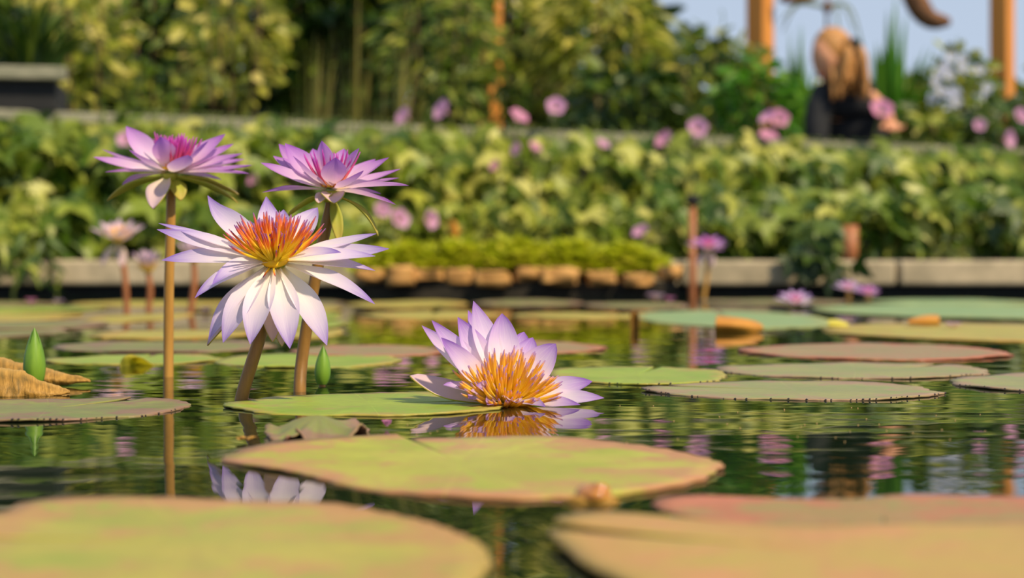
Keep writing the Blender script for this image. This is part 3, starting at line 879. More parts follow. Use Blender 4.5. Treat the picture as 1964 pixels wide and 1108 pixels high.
sheet('dead_leaf', 'golden brown leaf curled upright beside a pinkish-white fallen blossom',
      [[P(1742, 622, dd), P(1742, 616, dd), P(1744, 612, dd + .03)], [P(1772, 624, dd), P(1772, 612, dd), P(1774, 605, dd + .03)], [P(1802, 624, dd), P(1802, 612, dd), P(1800, 604, dd + .03)]], M['leaf_orange'])
dd = 3.0
sheet('dead_leaf', 'small dark brown leaf tip standing up beside the blue-green pad',
      [[P(1210, 632, dd - .5), P(1209, 612, dd - .5), P(1211, 596, dd - .5)], [P(1218, 632, dd - .49), P(1219, 612, dd - .49), P(1220, 596, dd - .49)], [P(1226, 630, dd - .5), P(1226, 614, dd - .5), P(1224, 600, dd - .5)]], M['stem_brown'])

# half-sunk grey-green leaf between two pads, with raised ridge
o = pad(515, 705, 816, 850, 'half-sunken grey-green leaf with a raised ridge, behind the blotched lime pad', 'pad_dull', 250, .08, z=.002, rim=.002, teeth=.05, name='sunken_leaf', wav=.004)
o['category'] = 'leaf'
for vv in o.data.vertices:
    vv.co.z += .010 * max(0, 1 - (vv.co.x / .022) ** 2) * max(0, 1 - abs(vv.co.y) / .04)

def fallen(name, label, px, py, rpx, mat, n=4, up=.9, cat='petal', group=None):
    b = W(px, py)
    R = rpx / F * b.y
    root = empty(name, b, label, cat, group)
    for i in range(n):
        ph = i * 2.39996 + px
        C = b + Vector((0, 0, .001))
        T = C + Vector((math.cos(ph) * math.cos(up), math.sin(ph) * math.cos(up), math.sin(up))) * R
        petal(root, C, T, Vector((0, 0, 1)), R * .5, mat, .06, 0, n=8, m=4, e=.5)
    return root
fallen('fallen_bud', 'small pink fallen bud floating in front of the fresh green pad', 742, 822, 17, M['petal_pink'], 5)
fallen('fallen_blossom', 'pinkish-white fallen blossom on the yellow-olive pad', 1829, 630, 20, M['petal_pale'], 7, .5, 'blossom')
fallen('fallen_blossom', 'cream fallen blossom floating before the mossy stones', 1258, 577, 22, M['petal_pale'], 7, .6, 'blossom')
fallen('fallen_petal', 'tan fallen petals by the rim of the blotched lime pad', 473, 848, 24, M['leaf_brown'], 4, .15, 'petal')
for px, py, mk, lb in [(60, 583, 'petal_pink', 'pink'), (113, 585, 'petal_pale', 'peach'), (395, 602, 'petal_pale', 'peach'), (1285, 580, 'petal_pink', 'pink')]:
    fallen('fallen_blossom', lb + ' fallen blossom floating near the kerb', px, py, 15, M[mk], 6, .7, 'blossom', 'fallen blossoms near the kerb')

# snail on the rim
M['shell'] = simple_mat('amber_snail_shell', srgb(110, 62, 12), srgb(206, 136, 44), 160, .08, None, .1, .0004, .8)
b = W(1137, 962); b.z = -.0005
sn = empty('pond_snail', b, 'glossy amber pond snail shell on the rim of the blotched lime pad', 'snail')
v, f, uv = [], [], []
NT, NS = 60, 12
for i in range(NT + 1):
    t = i / NT
    an = t * 2 * math.pi * 2.6
    R = .0042 * (1 - t) ** 1.1 + .0003; rr = .0045 * (1 - t) ** 1.15 + .0003
    c = Vector((math.cos(an) * R - .002 + t * .010, math.sin(an) * R, .0040 + math.sin(an) * .0005 - t * .001))
    out_ = Vector((math.cos(an), math.sin(an), 0))
    for j in range(NS):
        a = 2 * math.pi * j / NS
        v.append(b + c + out_ * math.cos(a) * rr + Vector((.3, 0, 1)).normalized() * math.sin(a) * rr * .85); uv.append((j / NS, t))
for i in range(NT):
    for j in range(NS):
        f.append((i * NS + j, i * NS + (j + 1) % NS, (i + 1) * NS + (j + 1) % NS, (i + 1) * NS + j))
f.append(tuple(range(NS))[::-1]); f.append(tuple(range(NT * NS, NT * NS + NS)))
build('shell', v, f, M['shell'], sn, uv)
v, f, uv = tube_vf(spline([b + Vector((-.012, -.002, .001)), b + Vector((-.004, -.003, .0012)), b + Vector((.006, -.002, .001)), b + Vector((.011, -.001, .0006))], 8), [.0008, .002, .0026, .0028, .0028, .0025, .002, .0014, .0006], 8)
build('foot', v, f, M['leaf_brown'], sn, uv)

# pollen and seed specks drifting on the water
v, f = [], []
ss = random.Random(77)
for i in range(46):
    p = W(ss.choice([ss.uniform(1380, 1900), ss.uniform(560, 880), ss.uniform(1150, 1900)]), ss.uniform(775, 850))
    r_ = ss.uniform(.0003, .0006)
    k = len(v)
    v += [p + Vector((r_, 0, .0004)), p + Vector((0, r_, .0004)), p + Vector((-r_, 0, .0004)), p + Vector((0, -r_, .0004)), p + Vector((0, 0, .0006)), p + Vector((0, 0, -.0002))]
    f += [(k, k + 1, k + 4), (k + 1, k + 2, k + 4), (k + 2, k + 3, k + 4), (k + 3, k, k + 4), (k + 1, k, k + 5), (k + 2, k + 1, k + 5), (k + 3, k + 2, k + 5), (k, k + 3, k + 5)]
o = obj('pollen_specks', mesh('pollen_specks', v, f, None, [M['petal_pale']], False))
tag(o, 'tiny pale pollen specks drifting on the dark water', 'pollen', kind='stuff')

# ------------------------------------------------------------------ planting
def fan(outline, c):
    v = [Vector(p) for p in outline] + [Vector(c)]
    n = len(outline)
    return v, [(i, (i + 1) % n, n) for i in range(n)]

LEAF = {}
LEAF['oval'] = fan([(0, 0, 0), (.20, .22, .05), (.27, .5, .06), (.17, .8, .02), (0, 1, -.10), (-.17, .8, .02), (-.27, .5, .06), (-.20, .22, .05)], (0, .48, -.02))
LEAF['lobed'] = fan([(0, 0, 0), (.22, -.04, .03), (.52, .14, -.04), (.62, .34, -.12), (.27, .36, .05), (.24, .62, .05), (.12, .82, .0), (0, 1.05, -.16),
                     (-.12, .82, .0), (-.24, .62, .05), (-.27, .36, .05), (-.62, .34, -.12), (-.52, .14, -.04), (-.22, -.04, .03)], (0, .34, -.02))
LEAF['lance'] = fan([(0, 0, 0), (.10, .2, .03), (.13, .5, .03), (.07, .8, -.04), (0, 1, -.16), (-.07, .8, -.04), (-.13, .5, .03), (-.10, .2, .03)], (0, .5, 0))
LEAF['round'] = fan([(.35 * math.sin(a) , .5 - .5 * math.cos(a), .05 * abs(math.sin(a))) for a in [i * math.pi / 4 for i in range(8)]], (0, .5, -.03))

def lmat(pos, d, nrm, size):
    y = Vector(d).normalized()
    x = y.cross(Vector(nrm))
    if x.length < 1e-3: x = y.cross(Vector((1, 0, .1)))
    x.normalize()
    z = x.cross(y)
    m = Matrix((x, y, z)).transposed().to_4x4()
    return Matrix.Translation(pos) @ m @ Matrix.Scale(size, 4)

leaf_meshes = {}
def leaf_mesh(kind, mat):
    k = (kind, mat.name)
    if k not in leaf_meshes:
        v, f = LEAF[kind]
        leaf_meshes[k] = mesh('leaf', v, f, None, [mat], True)
    return leaf_meshes[k]

def foliage(root, mats, kind, mat, nobj, name='leaf'):
    """nearest leaves become objects of their own, the rest one joined part"""
    off = root.location
    mats = sorted(mats, key=lambda m: m.translation.y)
    lm = leaf_mesh(kind, mat)
    for m in mats[:nobj]:
        o = bpy.data.objects.new(name, lm); COL.objects.link(o)
        o.parent = root
        mm = m.copy(); mm.translation = mm.translation - off
        o.matrix_local = mm
    rest = mats[nobj:]
    if rest:
        lv, lf = LEAF[kind]
        v, f = [], []
        for m in rest:
            k = len(v)
            v += [(m @ p) - off for p in lv]
            f += [tuple(i + k for i in t) for t in lf]
        o = obj('foliage', mesh('foliage', v, f, None, [mat], True), root)
        o['kind'] = 'stuff'

def bush(label, px, d, y_top, wpx, n, size, kind, mat, z0=-.56, cat='shrub', name='shrub', nobj=30, depth=.32, y_bot=None, seed=0, droop=.3, group=None, stems=5):
    r_ = random.Random(seed + int(px) * 13 + int(d * 100))
    top = P(px, y_top, d).z
    cx = (px - CX) / F * d
    rx = wpx / 2 / F * d
    bot = P(px, y_bot, d).z if y_bot else z0 + .15
    cz, rz = (top + bot) / 2, (top - bot) / 2
    root = empty(name, (cx, d, z0), label, cat, group)
    M_ = []
    for i in range(n):
        while True:
            q = Vector((r_.uniform(-1, 1), r_.uniform(-1, 1), r_.uniform(-1, 1)))
            if .25 < q.length < 1: break
        q = q.normalized() * q.length ** .5
        lump = 1 + .22 * noise.noise(q * 2.3 + Vector((px * .01, d, seed)))
        pos = Vector((cx + q.x * rx * lump, d + q.y * depth * lump, cz + q.z * rz * lump))
        dr = Vector((q.x, q.y * .8 - .3, q.z * .4 - droop)) + Vector((r_.uniform(-.7, .7), r_.uniform(-.7, .7), r_.uniform(-.6, .6)))
        nr = Vector((r_.uniform(-.9, .9), r_.uniform(-.9, .3), r_.uniform(-.1, 1)))
        M_.append(lmat(pos, dr, nr, size * r_.uniform(.6, 1.25)))
    foliage(root, M_, kind, mat, nobj)
    for i in range(stems):
        a = i * 2.4
        e = Vector((cx + math.cos(a) * rx * .55, d + math.sin(a) * depth * .5, cz + rz * .5))
        b = Vector((cx + math.cos(a) * .03, d + math.sin(a) * .03, z0))
        tube('stem', spline([b, b * .5 + e * .5 + Vector((0, 0, .1)), e], 6), [.012 - .0013 * k for k in range(7)], M['twig'], root, 5)
    return root

def grass(label, px, d, y_tip, wpx, n, width, mat, z0, name='grass_clump', cat='grass', nobj=40, seed=0, arch=.5, group=None, lean=0.0):
    r_ = random.Random(seed + int(px))
    cx = (px - CX) / F * d
    ht = P(px, y_tip, d).z - z0
    rx = wpx / 2 / F * d
    root = empty(name, (cx, d, z0), label, cat, group)
    allv, allf = [], []
    for i in range(n):
        an = r_.uniform(0, 6.283); u = r_.random() ** .6
        hx, hy = math.cos(an), math.sin(an)
        b = Vector((hx * .05 * u + r_.uniform(-.03, .03), hy * .05, 0))
        hh = ht * r_.uniform(.6, 1.03) * (1 - .18 * u * arch)
        out_ = rx * u * 1.05
        tip = Vector((hx * out_ + lean * ht, hy * out_ * .8, hh * (1 - arch * u * .55)))
        mid = Vector((hx * out_ * .35 + lean * ht * .4, hy * out_ * .3, hh * .75))
        v, f = [], []
        k = 7
        side = Vector((-hy, hx, 0)) * .6 + Vector((.6, -.2, 0)); side.normalize()
        for j in range(k + 1):
            t = j / k
            p = b * (1 - t) ** 2 + mid * 2 * t * (1 - t) + tip * t * t
            w = width * (1 - t ** 2.2) * .5 + .0005
            v += [p - side * w, p + Vector((-hx, -hy, 0)) * w * .3, p + side * w]
        for j in range(k):
            a = j * 3
            f += [(a, a + 1, a + 4, a + 3), (a + 1, a + 2, a + 5, a + 4)]
        if i < nobj:
            obj('blade', mesh('blade', v, f, None, [mat]), root)
        else:
            o_ = len(allv); allv += v; allf += [tuple(q + o_ for q in t) for t in f]
    if allv:
        o = obj('blades', mesh('blades', allv, allf, None, [mat]), root); o['kind'] = 'stuff'
    return root

def vine(label, px0, px1, y_top, y_bot, d_fun, n_str, n_leaf, size, kind, mat, seed=0, nobj=60, group=None, ztop=None, name='trailing_vine', bulge=.16, mode='over'):
    """strands spill over an edge and hang; leaves face the light"""
    r_ = random.Random(seed + int(px0))
    pxc = (px0 + px1) / 2
    dcen = d_fun(pxc)
    top = P(pxc, y_top, dcen)
    root = empty(name, top, label, 'vine', group)
    M_ = []
    for s in range(n_str):
        px = px0 + (px1 - px0) * (s + r_.uniform(.1, .9)) / n_str
        d = d_fun(px)
        a = P(px, y_top + r_.uniform(-14, 14), d) + Vector((0, .05, .0))
        yb = y_top + (y_bot - y_top) * r_.uniform(.62, 1.02)
        e = P(px + r_.uniform(-45, 45), yb, d - bulge * r_.uniform(.35, .8))
        m1 = P(px + r_.uniform(-18, 18), y_top + (yb - y_top) * .30, d - bulge * r_.uniform(.7, 1.4))
        m2 = P(px + r_.uniform(-30, 30), y_top + (yb - y_top) * .65, d - bulge * r_.uniform(.5, 1.2))
        if mode == 'over':       # from the shelf soil, across the rail, then down
            ys = shelf_y(a.x)
            if a.x < -1.33:      # under the raised planter: climbs the boards from the bed
                a = Vector((a.x, ys - .055, .525))
                lead = [Vector((a.x, ys - .05, .062)), Vector((a.x, ys - .035, .30))]
            else:
                a = Vector((a.x, ys - .052, .535))
                lead = [Vector((a.x, ys + .16, .534)), Vector((a.x, ys + .075, .584)), Vector((a.x, ys - .03, .580))]
        else:                    # from the bed soil up, then over
            lead = [Vector((a.x, max(5.30, a.y + .04), .062)), Vector((a.x, max(5.29, a.y + .02), (.062 + a.z) / 2))]
        pts = spline([a, m1, m2, e], 14)
        for p in pts:
            if 4.955 < p.y < 5.27 and p.z < .112:
                if mode == 'tail': p.y = 4.955
                else: p.z = .112
            elif p.y >= 5.27 and p.z < .078: p.z = .078
        full = spline(lead + [pts[0]], 6)[:-1] + pts
        tube('stem', full, [.0022 if k < 6 else .005 - .00014 * k for k in range(len(full))], M['twig_green'], root, 5)
        for i in range(n_leaf):
            t = (i + r_.random()) / n_leaf
            k = min(13, int(t * 14)); p = pts[k].lerp(pts[k + 1], t * 14 - k)
            p = p + Vector((r_.uniform(-.05, .05), r_.uniform(-.05, .03), r_.uniform(-.02, .04)))
            sd = r_.choice((-1, 1))
            dr = Vector((sd * r_.uniform(.0, .9), -r_.uniform(.1, .8), -r_.uniform(.2, 1.1)))
            nr = Vector((r_.uniform(-.9, .9), -r_.uniform(.0, 1.0), r_.uniform(-.1, 1.0)))
            M_.append(lmat(p, dr, nr, size * r_.uniform(.6, 1.2)))
    foliage(root, M_, kind, mat, nobj)
    return root

M['twig'] = simple_mat('brown_twig', srgb(70, 56, 30), srgb(110, 92, 52), 30, .8)
M['twig_green'] = simple_mat('green_vine_stem', srgb(80, 96, 34), srgb(120, 132, 60), 30, .6)
M['lf_vine'] = leaf_mat('leaf_vine', [(0, srgb(32, 60, 6)), (.4, srgb(80, 110, 18)), (.72, srgb(138, 152, 44)), (.92, srgb(190, 188, 88)), (1, srgb(216, 206, 120))], .30)
M['lf_vine_light'] = leaf_mat('leaf_vine_light', [(0, srgb(54, 82, 8)), (.4, srgb(118, 138, 28)), (.75, srgb(178, 180, 66)), (1, srgb(218, 206, 116))], .32)
M['lf_lime'] = leaf_mat('leaf_lime', [(0, srgb(150, 164, 20)), (.5, srgb(192, 198, 40)), (1, srgb(222, 214, 70))], .45)
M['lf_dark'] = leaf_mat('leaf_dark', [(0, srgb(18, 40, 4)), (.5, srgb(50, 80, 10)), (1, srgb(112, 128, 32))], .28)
M['lf_mid'] = leaf_mat('leaf_mid', [(0, srgb(40, 70, 6)), (.5, srgb(100, 126, 22)), (.82, srgb(168, 170, 60)), (1, srgb(218, 206, 116))], .38)
M['lf_yellow'] = leaf_mat('leaf_yellow', [(0, srgb(70, 90, 10)), (.5, srgb(146, 154, 36)), (.82, srgb(208, 196, 86)), (1, srgb(248, 224, 156))], .42)
M['lf_grass'] = leaf_mat('leaf_grass', [(0, srgb(44, 96, 14)), (.5, srgb(80, 140, 26)), (1, srgb(124, 168, 40))], .4)
M['lf_olive'] = leaf_mat('leaf_olive', [(0, srgb(60, 72, 20)), (.5, srgb(112, 116, 44)), (1, srgb(172, 150, 84))], .35)

def dshelf(px):
    # distance at which the shelf edge is met in direction px
    k = (px - CX) / F
    return (5.4 + .503 * 1.41) / (1 - .503 * k) - .03
d_kerb = lambda px: 5.32

# vines over the shelf
vi = random.Random(12)
x = -60
lab_l = 'dense green vine with long lobed leaves hanging below the dark raised planter'
lab_m = 'light green trailing vine spilling over the shelf rail above the mossy stones'
lab_r = 'green trailing vine with pale lit leaves covering the shelf behind the concrete kerb'
while x < 2230:
    w = vi.uniform(105, 135)
    if x < 230: lb, mk, kd, nl, yb, sz, g = lab_l, 'lf_vine', 'lobed', 10, 505, .115, 'vines below the raised planter'
    elif x < 1130: lb, mk, kd, nl, yb, sz, g = lab_m, ('lf_vine_light' if vi.random() < .5 else 'lf_vine'), 'lobed', 8, 470, .092, 'vines above the mossy stones'
    else: lb, mk, kd, nl, yb, sz, g = lab_r, ('lf_vine' if vi.random() < .7 else 'lf_vine_light'), 'lobed', 9, 498, .105, 'vines behind the kerb'
    yt = 222 + (x + w / 2 - 130) * .0382
    vine(lb, x, x + w, yt + 8, yb, dshelf, 9, nl, sz, kd, M[mk], seed=int(x), group=g, nobj=70)
    x += w - 6
# second, lower row growing from the bed in front of the shelf
x = -50
while x < 2200:
    w = vi.uniform(140, 180)
    if 690 < x + w / 2 < 1230: yt, yb, mk, sz, nl, lb, g = 392, 492, 'lf_vine_light', .075, 8, 'short leafy vine growing in the bed just above the moss', 'short vines above the moss'
    elif x < 690: yt, yb, mk, sz, nl, lb, g = 380, 512, 'lf_vine', .10, 9, 'leafy vine in the bed reaching down to the shaded kerb', 'vines down to the shaded kerb'
    else: yt, yb, mk, sz, nl, lb, g = 370, 500, 'lf_vine', .092, 10, 'leafy vine in the bed brushing the top of the sunlit kerb', 'vines brushing the sunlit kerb'
    dm = lambda px: min(dshelf(px) - .16, 5.75)
    vine(lb, x, x + w, yt, yb, dm, 7, nl, sz, 'lobed', M[mk], seed=int(x) + 5, group=g, nobj=45, bulge=.12, mode='bed')
    x += w - 10
vine('dark vine tail hanging over the kerb down to the water', 1545, 1600, 430, 566, lambda p: 5.10, 4, 9, .075, 'lobed', M['lf_dark'], nobj=36, bulge=.14, mode='tail')
vine('fern-like vine tail hanging over the shaded kerb below the raised planter', 15, 85, 440, 548, lambda p: 5.10, 4, 9, .085, 'lance', M['lf_vine'], nobj=36, bulge=.14, mode='tail')

# mossy mound with stones at the water's edge
M['rock'] = simple_mat('ochre_stone', srgb(150, 108, 56), srgb(206, 156, 88), 16, .85, None, .6, .01)
rs = random.Random(9)
sx = 700
spec = [(712, 66, 538, 'pinkish tan'), (768, 62, 545, 'ochre'), (822, 70, 541, 'ochre'), (884, 66, 546, 'tan'), (944, 86, 544, 'tan'), (1016, 60, 536, 'ochre'), (1074, 84, 540, 'rusty tan'), (1152, 74, 548, 'sandy'), (1220, 60, 546, 'mossy ochre'), (1282, 52, 536, 'pale sandy')]
for i, (px, w, yb, tone) in enumerate(spec):
    d = 4.80 + rs.uniform(-.05, .05)
    rx, rz, ry = w / 2 / F * d * rs.uniform(.8, 1.0), .022 + rs.uniform(-.006, .006), .08
    c = P(px, yb - 12 + rs.uniform(-5, 3), d)
    bm = bmesh.new(); bmesh.ops.create_icosphere(bm, subdivisions=3, radius=1)
    for q in bm.verts:
        n_ = q.co.normalized()
        q.co = Vector([math.copysign(abs(k) ** .45, k) for k in n_]) * (1 + .30 * noise.noise(n_ * 1.8 + Vector((i * 3.1, 0, 0))))
        q.co = Vector((q.co.x * rx, q.co.y * ry, q.co.z * rz))
    me = bpy.data.meshes.new('edge_stone'); bm.to_mesh(me); bm.free(); me.materials.append(M['rock'])
    me.polygons.foreach_set('use_smooth', [True] * len(me.polygons))
    o = obj('edge_stone', me, None, c)
    tag(o, tone + ' stone in the row under the bright moss', 'stone', 'stones under the moss')
v, f = prism_vf([(P(705, 0, 4.85).x, 4.75), (P(1290, 0, 4.85).x, 4.75), (P(1290, 0, 4.95).x, 4.995), (P(705, 0, 4.95).x, 4.995)], -.6, .042)
tag(obj('trim_2', mesh('stone_footing', v, f, None, [M['soil']], False)), kind='structure')
for j, (px, w, yt) in enumerate([(775, 150, 486), (880, 150, 478), (985, 150, 474), (1095, 150, 476), (1200, 130, 484)]):
    d = 4.90
    c = P(px, 520, d); rx = w / 2 / F * d * 1.15
    root = empty('moss_mound', (c.x, d, .06), 'bright lime moss mound growing over the row of stones', 'moss', 'moss mounds over the stones')
    M_ = []
    zt = P(px, yt, d).z
    for i in range(760):
        a, u = rs.uniform(0, 6.283), math.sqrt(rs.random())
        hx, hy = math.cos(a) * u, math.sin(a) * u
        z = .06 + (zt - .06) * max(0, 1 - u * u) * rs.uniform(.75, 1.05) + .012
        pos = Vector((c.x + hx * rx, d + hy * .09, z))
        M_.append(lmat(pos, Vector((hx, hy - .5, rs.uniform(-.5, .5))) + Vector((rs.uniform(-.6, .6), 0, 0)), Vector((rs.uniform(-.4, .5), -.5, .8)), rs.uniform(.030, .052)))
    foliage(root, M_, 'round', M['lf_lime'], 40)

# pink trumpet flowers on thin stalks
def trumpet(px, py, d, wpx, label, pm, face=(0, -.8, .5), group='pink trumpet flowers on the vines'):
    c = P(px, py, d); R = wpx / 2 / F * d * .88
    ax = Vector(face).normalized()
    b = c - ax * R * 1.1 + Vector((0, .12, -.12))
    root = empty('trumpet_flower', b, label, 'flower', group)
    tube('stalk', spline([b, b + Vector((0, -.01, .05)), c - ax * R * 1.1], 6), [.004] * 7, M['twig_green'], root, 5)
    a = ax.orthogonal().normalized(); bb = ax.cross(a)
    n, k = 30, 6
    v, f, uv = [], [], []
    for i in range(k + 1):
        t = i / k
        for j in range(n):
            an = 2 * math.pi * j / n
            rad = R * (.10 + .9 * t ** 1.9) * (1 + (.07 * math.cos(5 * an) if t > .6 else 0))
            v.append(c + ax * R * (t - 1) * 1.1 - ax * R * .12 * max(0, t - .8) * 5 + (a * math.cos(an) + bb * math.sin(an)) * rad); uv.append((j / n, t))
    for i in range(k):
        for j in range(n):
            f.append((i * n + j, i * n + (j + 1) % n, (i + 1) * n + (j + 1) % n, (i + 1) * n + j))
    o = build('corolla', v, f, pm, root, uv)
    for q in range(5):
        an = q * 1.2566
        pb = c - ax * R * 1.1
        petal(root, pb, pb + ax * R * .5 + (a * math.cos(an) + bb * math.sin(an)) * R * .22, (a * math.cos(an) + bb * math.sin(an)), R * .12, M['sepal_out'], 0, 0, 'calyx_lobe', n=4, m=2)
    return root
PK = M['petal_magenta']
tl = random.Random(4)
for px, py, w, lb in [(770, 220, 42, 'side-turned pink trumpet flower above the rail'), (843, 208, 48, 'tall mauve-pink trumpet flower above the rail'), (998, 219, 44, 'round pink trumpet flower above the rail'),
                  (1067, 201, 42, 'pink trumpet flower tilted away, above the rail by a round one'), (988, 284, 30, 'small pink trumpet flower below the rail'), (1028, 279, 30, 'small pink trumpet flower below the rail'),
                  (947, 316, 26, 'tiny mauve trumpet flower deep in the vine'), (1158, 273, 32, 'narrow pink trumpet flower at the rail'), (1270, 264, 44, 'round mauve trumpet flower at the rail'),
                  (1339, 243, 44, 'bright pink trumpet flower just above the rail'), (1470, 221, 40, 'mauve trumpet flower in a pair above a pink one'), (1496, 224, 44, 'mauve trumpet flower in a pair above a pink one'), (1475, 256, 42, 'pink trumpet flower under a mauve pair'),
                  (1693, 205, 50, 'violet-pink trumpet flower in front of the reaching arm'), (1880, 238, 28, 'small pink trumpet flower near the bright timber post'), (1940, 266, 40, 'mauve trumpet flower past the timber post'), (1962, 220, 36, 'pink trumpet flower past the timber post'),
                  (240, 264, 40, 'pink trumpet flower behind the tallest purple lily'), (483, 342, 30, 'faded pink trumpet flower between the two purple lilies'), (735, 400, 36, 'mauve trumpet flower partly behind a purple lily petal'),
                  (770, 417, 46, 'round magenta trumpet flower low in the vines'), (830, 420, 42, 'magenta trumpet flower beside a rusty dried leaf'), (1227, 440, 38, 'pink heart-shaped trumpet flower above the kerb end')]:
    dk = dshelf(px) - (.30 if py > 255 else .12)
    if py > 380: dk = min(dshelf(px) - .16, 5.75) - .25
    trumpet(px, py, dk, w, lb, PK if tl.random() < .7 else M['petal_pink'], (tl.uniform(-.9, .9), -.6, tl.uniform(.0, 1.0)))

# dried leaf, stakes and stump near the kerb
dd = 5.60
sheet('dried_leaf', 'rusty orange dried leaf hanging below the magenta flowers',
      [[P(858, 425, dd), P(868, 422, dd - .02), P(876, 430, dd)], [P(862, 450, dd), P(872, 448, dd - .03), P(882, 452, dd)], [P(856, 476, dd), P(864, 478, dd - .02), P(874, 474, dd)]], M['leaf_orange'], th=.004)
st = empty('plant_stake', Vector(((1328 - CX) / F * 4.7, 4.7, 0)), 'thin rust-brown stake with a black cap standing in the water', 'stake')
tube('pole', [P(1328, 566, 4.7) + Vector((0, 0, -.2)), P(1328, 390, 4.7)], .0105, M['stem_rust'], st, 10)
tube('cap', [P(1328, 391, 4.7), P(1328, 374, 4.7)], .019, M['blackboard'], st, 10)
sp_ = empty('wooden_stump', Vector(((1630 - CX) / F * 5.42, 5.42, .065)), 'reddish round wooden stump in the bed behind the kerb', 'stump')
tube('log', [P(1630, 510, 5.42) + Vector((0, 0, -.03)), P(1630, 432, 5.42)], .026, M['stem_rust'], sp_, 16)

# dark raised planter with grey rail
rp = empty('raised_planter', (-1.72, 5.36, .56), 'black raised planter with a grey timber rim', 'planter')
v, f = prism_vf([(-2.5, 5.15), (-1.43, 5.33), (-1.50, 5.75), (-2.5, 5.75)], .571, .665)
build('box', v, f, M['blackboard'], rp, None, False)
for ly in (5.36, 5.68):
    v, f = box_vf(-2.46, -2.40, ly, ly + .06, -.56, .575)
    build('leg', v, f, M['blackboard'], rp, None, False)
v, f = prism_vf([(-2.5, 5.11), (-1.39, 5.30), (-1.40, 5.36), (-2.5, 5.18)], .665, .705)
bevel(build('rim', v, f, M['greyboard'], rp, None, False), .004)

# shrubs and grasses behind the shelf
grass('tall dark green grass clump standing in the raised planter', 60, 5.55, -60, 330, 130, .016, M['lf_dark'], .66, arch=.8)
bush('yellow-green small-leaved shrub beside the raised planter', 150, 6.6, -60, 170, 260, .085, 'oval', M['lf_yellow'], y_bot=215, nobj=60)
bush('green and cream leaved shrub behind the tallest purple lily', 300, 7.5, -90, 270, 460, .085, 'oval', M['lf_mid'], y_bot=215, nobj=60)
bush('light leafy shrub with yellow sprays near the olive grasses', 450, 6.75, -90, 190, 280, .08, 'oval', M['lf_yellow'], y_bot=200, nobj=60)
grass('broad-bladed yellow-green plant in front of the olive grasses', 530, 6.45, 105, 190, 48, .034, M['lf_yellow'], -.56, arch=.55, name='broad_leaf_plant', cat='plant')
for px, dq, w in [(600, 6.75, 170), (680, 7.9, 240), (755, 6.7, 170)]:
    grass('olive tall grass clump with arching tips, one of three side by side', px, dq, -80, w, 120, .016, M['lf_olive'], -.56, arch=.6, group='olive tall grasses')
bush('mid green shrub behind the mauve-pink trumpet flower', 840, 7.35, -80, 220, 440, .10, 'lance', M['lf_mid'], y_bot=225, nobj=60, depth=.2)
bush('fine feathery green shrub with yellow tips behind two pink flowers', 970, 8.45, -70, 290, 620, .13, 'lance', M['lf_mid'], y_bot=230, nobj=60, depth=.2)
bush('lime feathery shrub reaching the open sky', 1140, 7.68, -40, 240, 520, .13, 'lance', M['lf_yellow'], y_bot=190, nobj=60, depth=.2)
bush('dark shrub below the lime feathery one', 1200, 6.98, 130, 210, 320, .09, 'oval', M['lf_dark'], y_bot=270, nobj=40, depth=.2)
bush('green rounded shrub below the short timber post', 1360, 8.55, 60, 215, 480, .10, 'lance', M['lf_mid'], y_bot=275, nobj=60, depth=.18)
bush('low green shrub beside the person in black', 1450, 7.95, 110, 140, 360, .08, 'oval', M['lf_grass'], y_bot=280, nobj=50, depth=.16)
grass('bright green upright grass beside the short timber post', 1530, 8.30, 10, 125, 110, .055, M['lf_grass'], -.56, arch=.35)
grass('bright green sword-leaved clump behind the reaching arm', 1705, 8.78, -20, 290, 190, .085, M['lf_grass'], -.56, arch=.35, name='sword_leaf_plant', cat='plant')
bush('pale flowering shrub before the bright timber post', 1835, 8.30, 95, 150, 330, .075, 'oval', M['lf_mid'], y_bot=290, nobj=60, depth=.18)
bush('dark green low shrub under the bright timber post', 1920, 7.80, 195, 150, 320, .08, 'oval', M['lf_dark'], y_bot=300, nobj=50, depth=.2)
bush('low green shrub between the sword-leaved clump and timber post', 1780, 7.86, 205, 110, 260, .075, 'oval', M['lf_mid'], y_bot=300, nobj=50, depth=.2)
# hedge further back
for hi, (px, w, yt, n) in enumerate([(-40, 290, -160, 900), (150, 300, -160, 1200), (310, 290, -160, 1000), (475, 300, -170, 1200), (635, 280, -170, 1000), (800, 300, -160, 1200), (960, 290, -160, 900), (1130, 300, -80, 900), (1330, 260, 90, 520)]):
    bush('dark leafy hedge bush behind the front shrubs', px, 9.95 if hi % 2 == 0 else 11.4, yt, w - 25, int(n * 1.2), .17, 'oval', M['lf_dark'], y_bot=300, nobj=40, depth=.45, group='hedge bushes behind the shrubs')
for px, w, yt in [(1560, 165, 160), (1790, 165, 140), (2020, 165, 120)]:
    bush('distant grey-green bush under the open sky', px, 12.5, yt, w, 420, .16, 'oval', M['lf_mid'], y_bot=330, nobj=30, depth=.6, group='distant bushes')

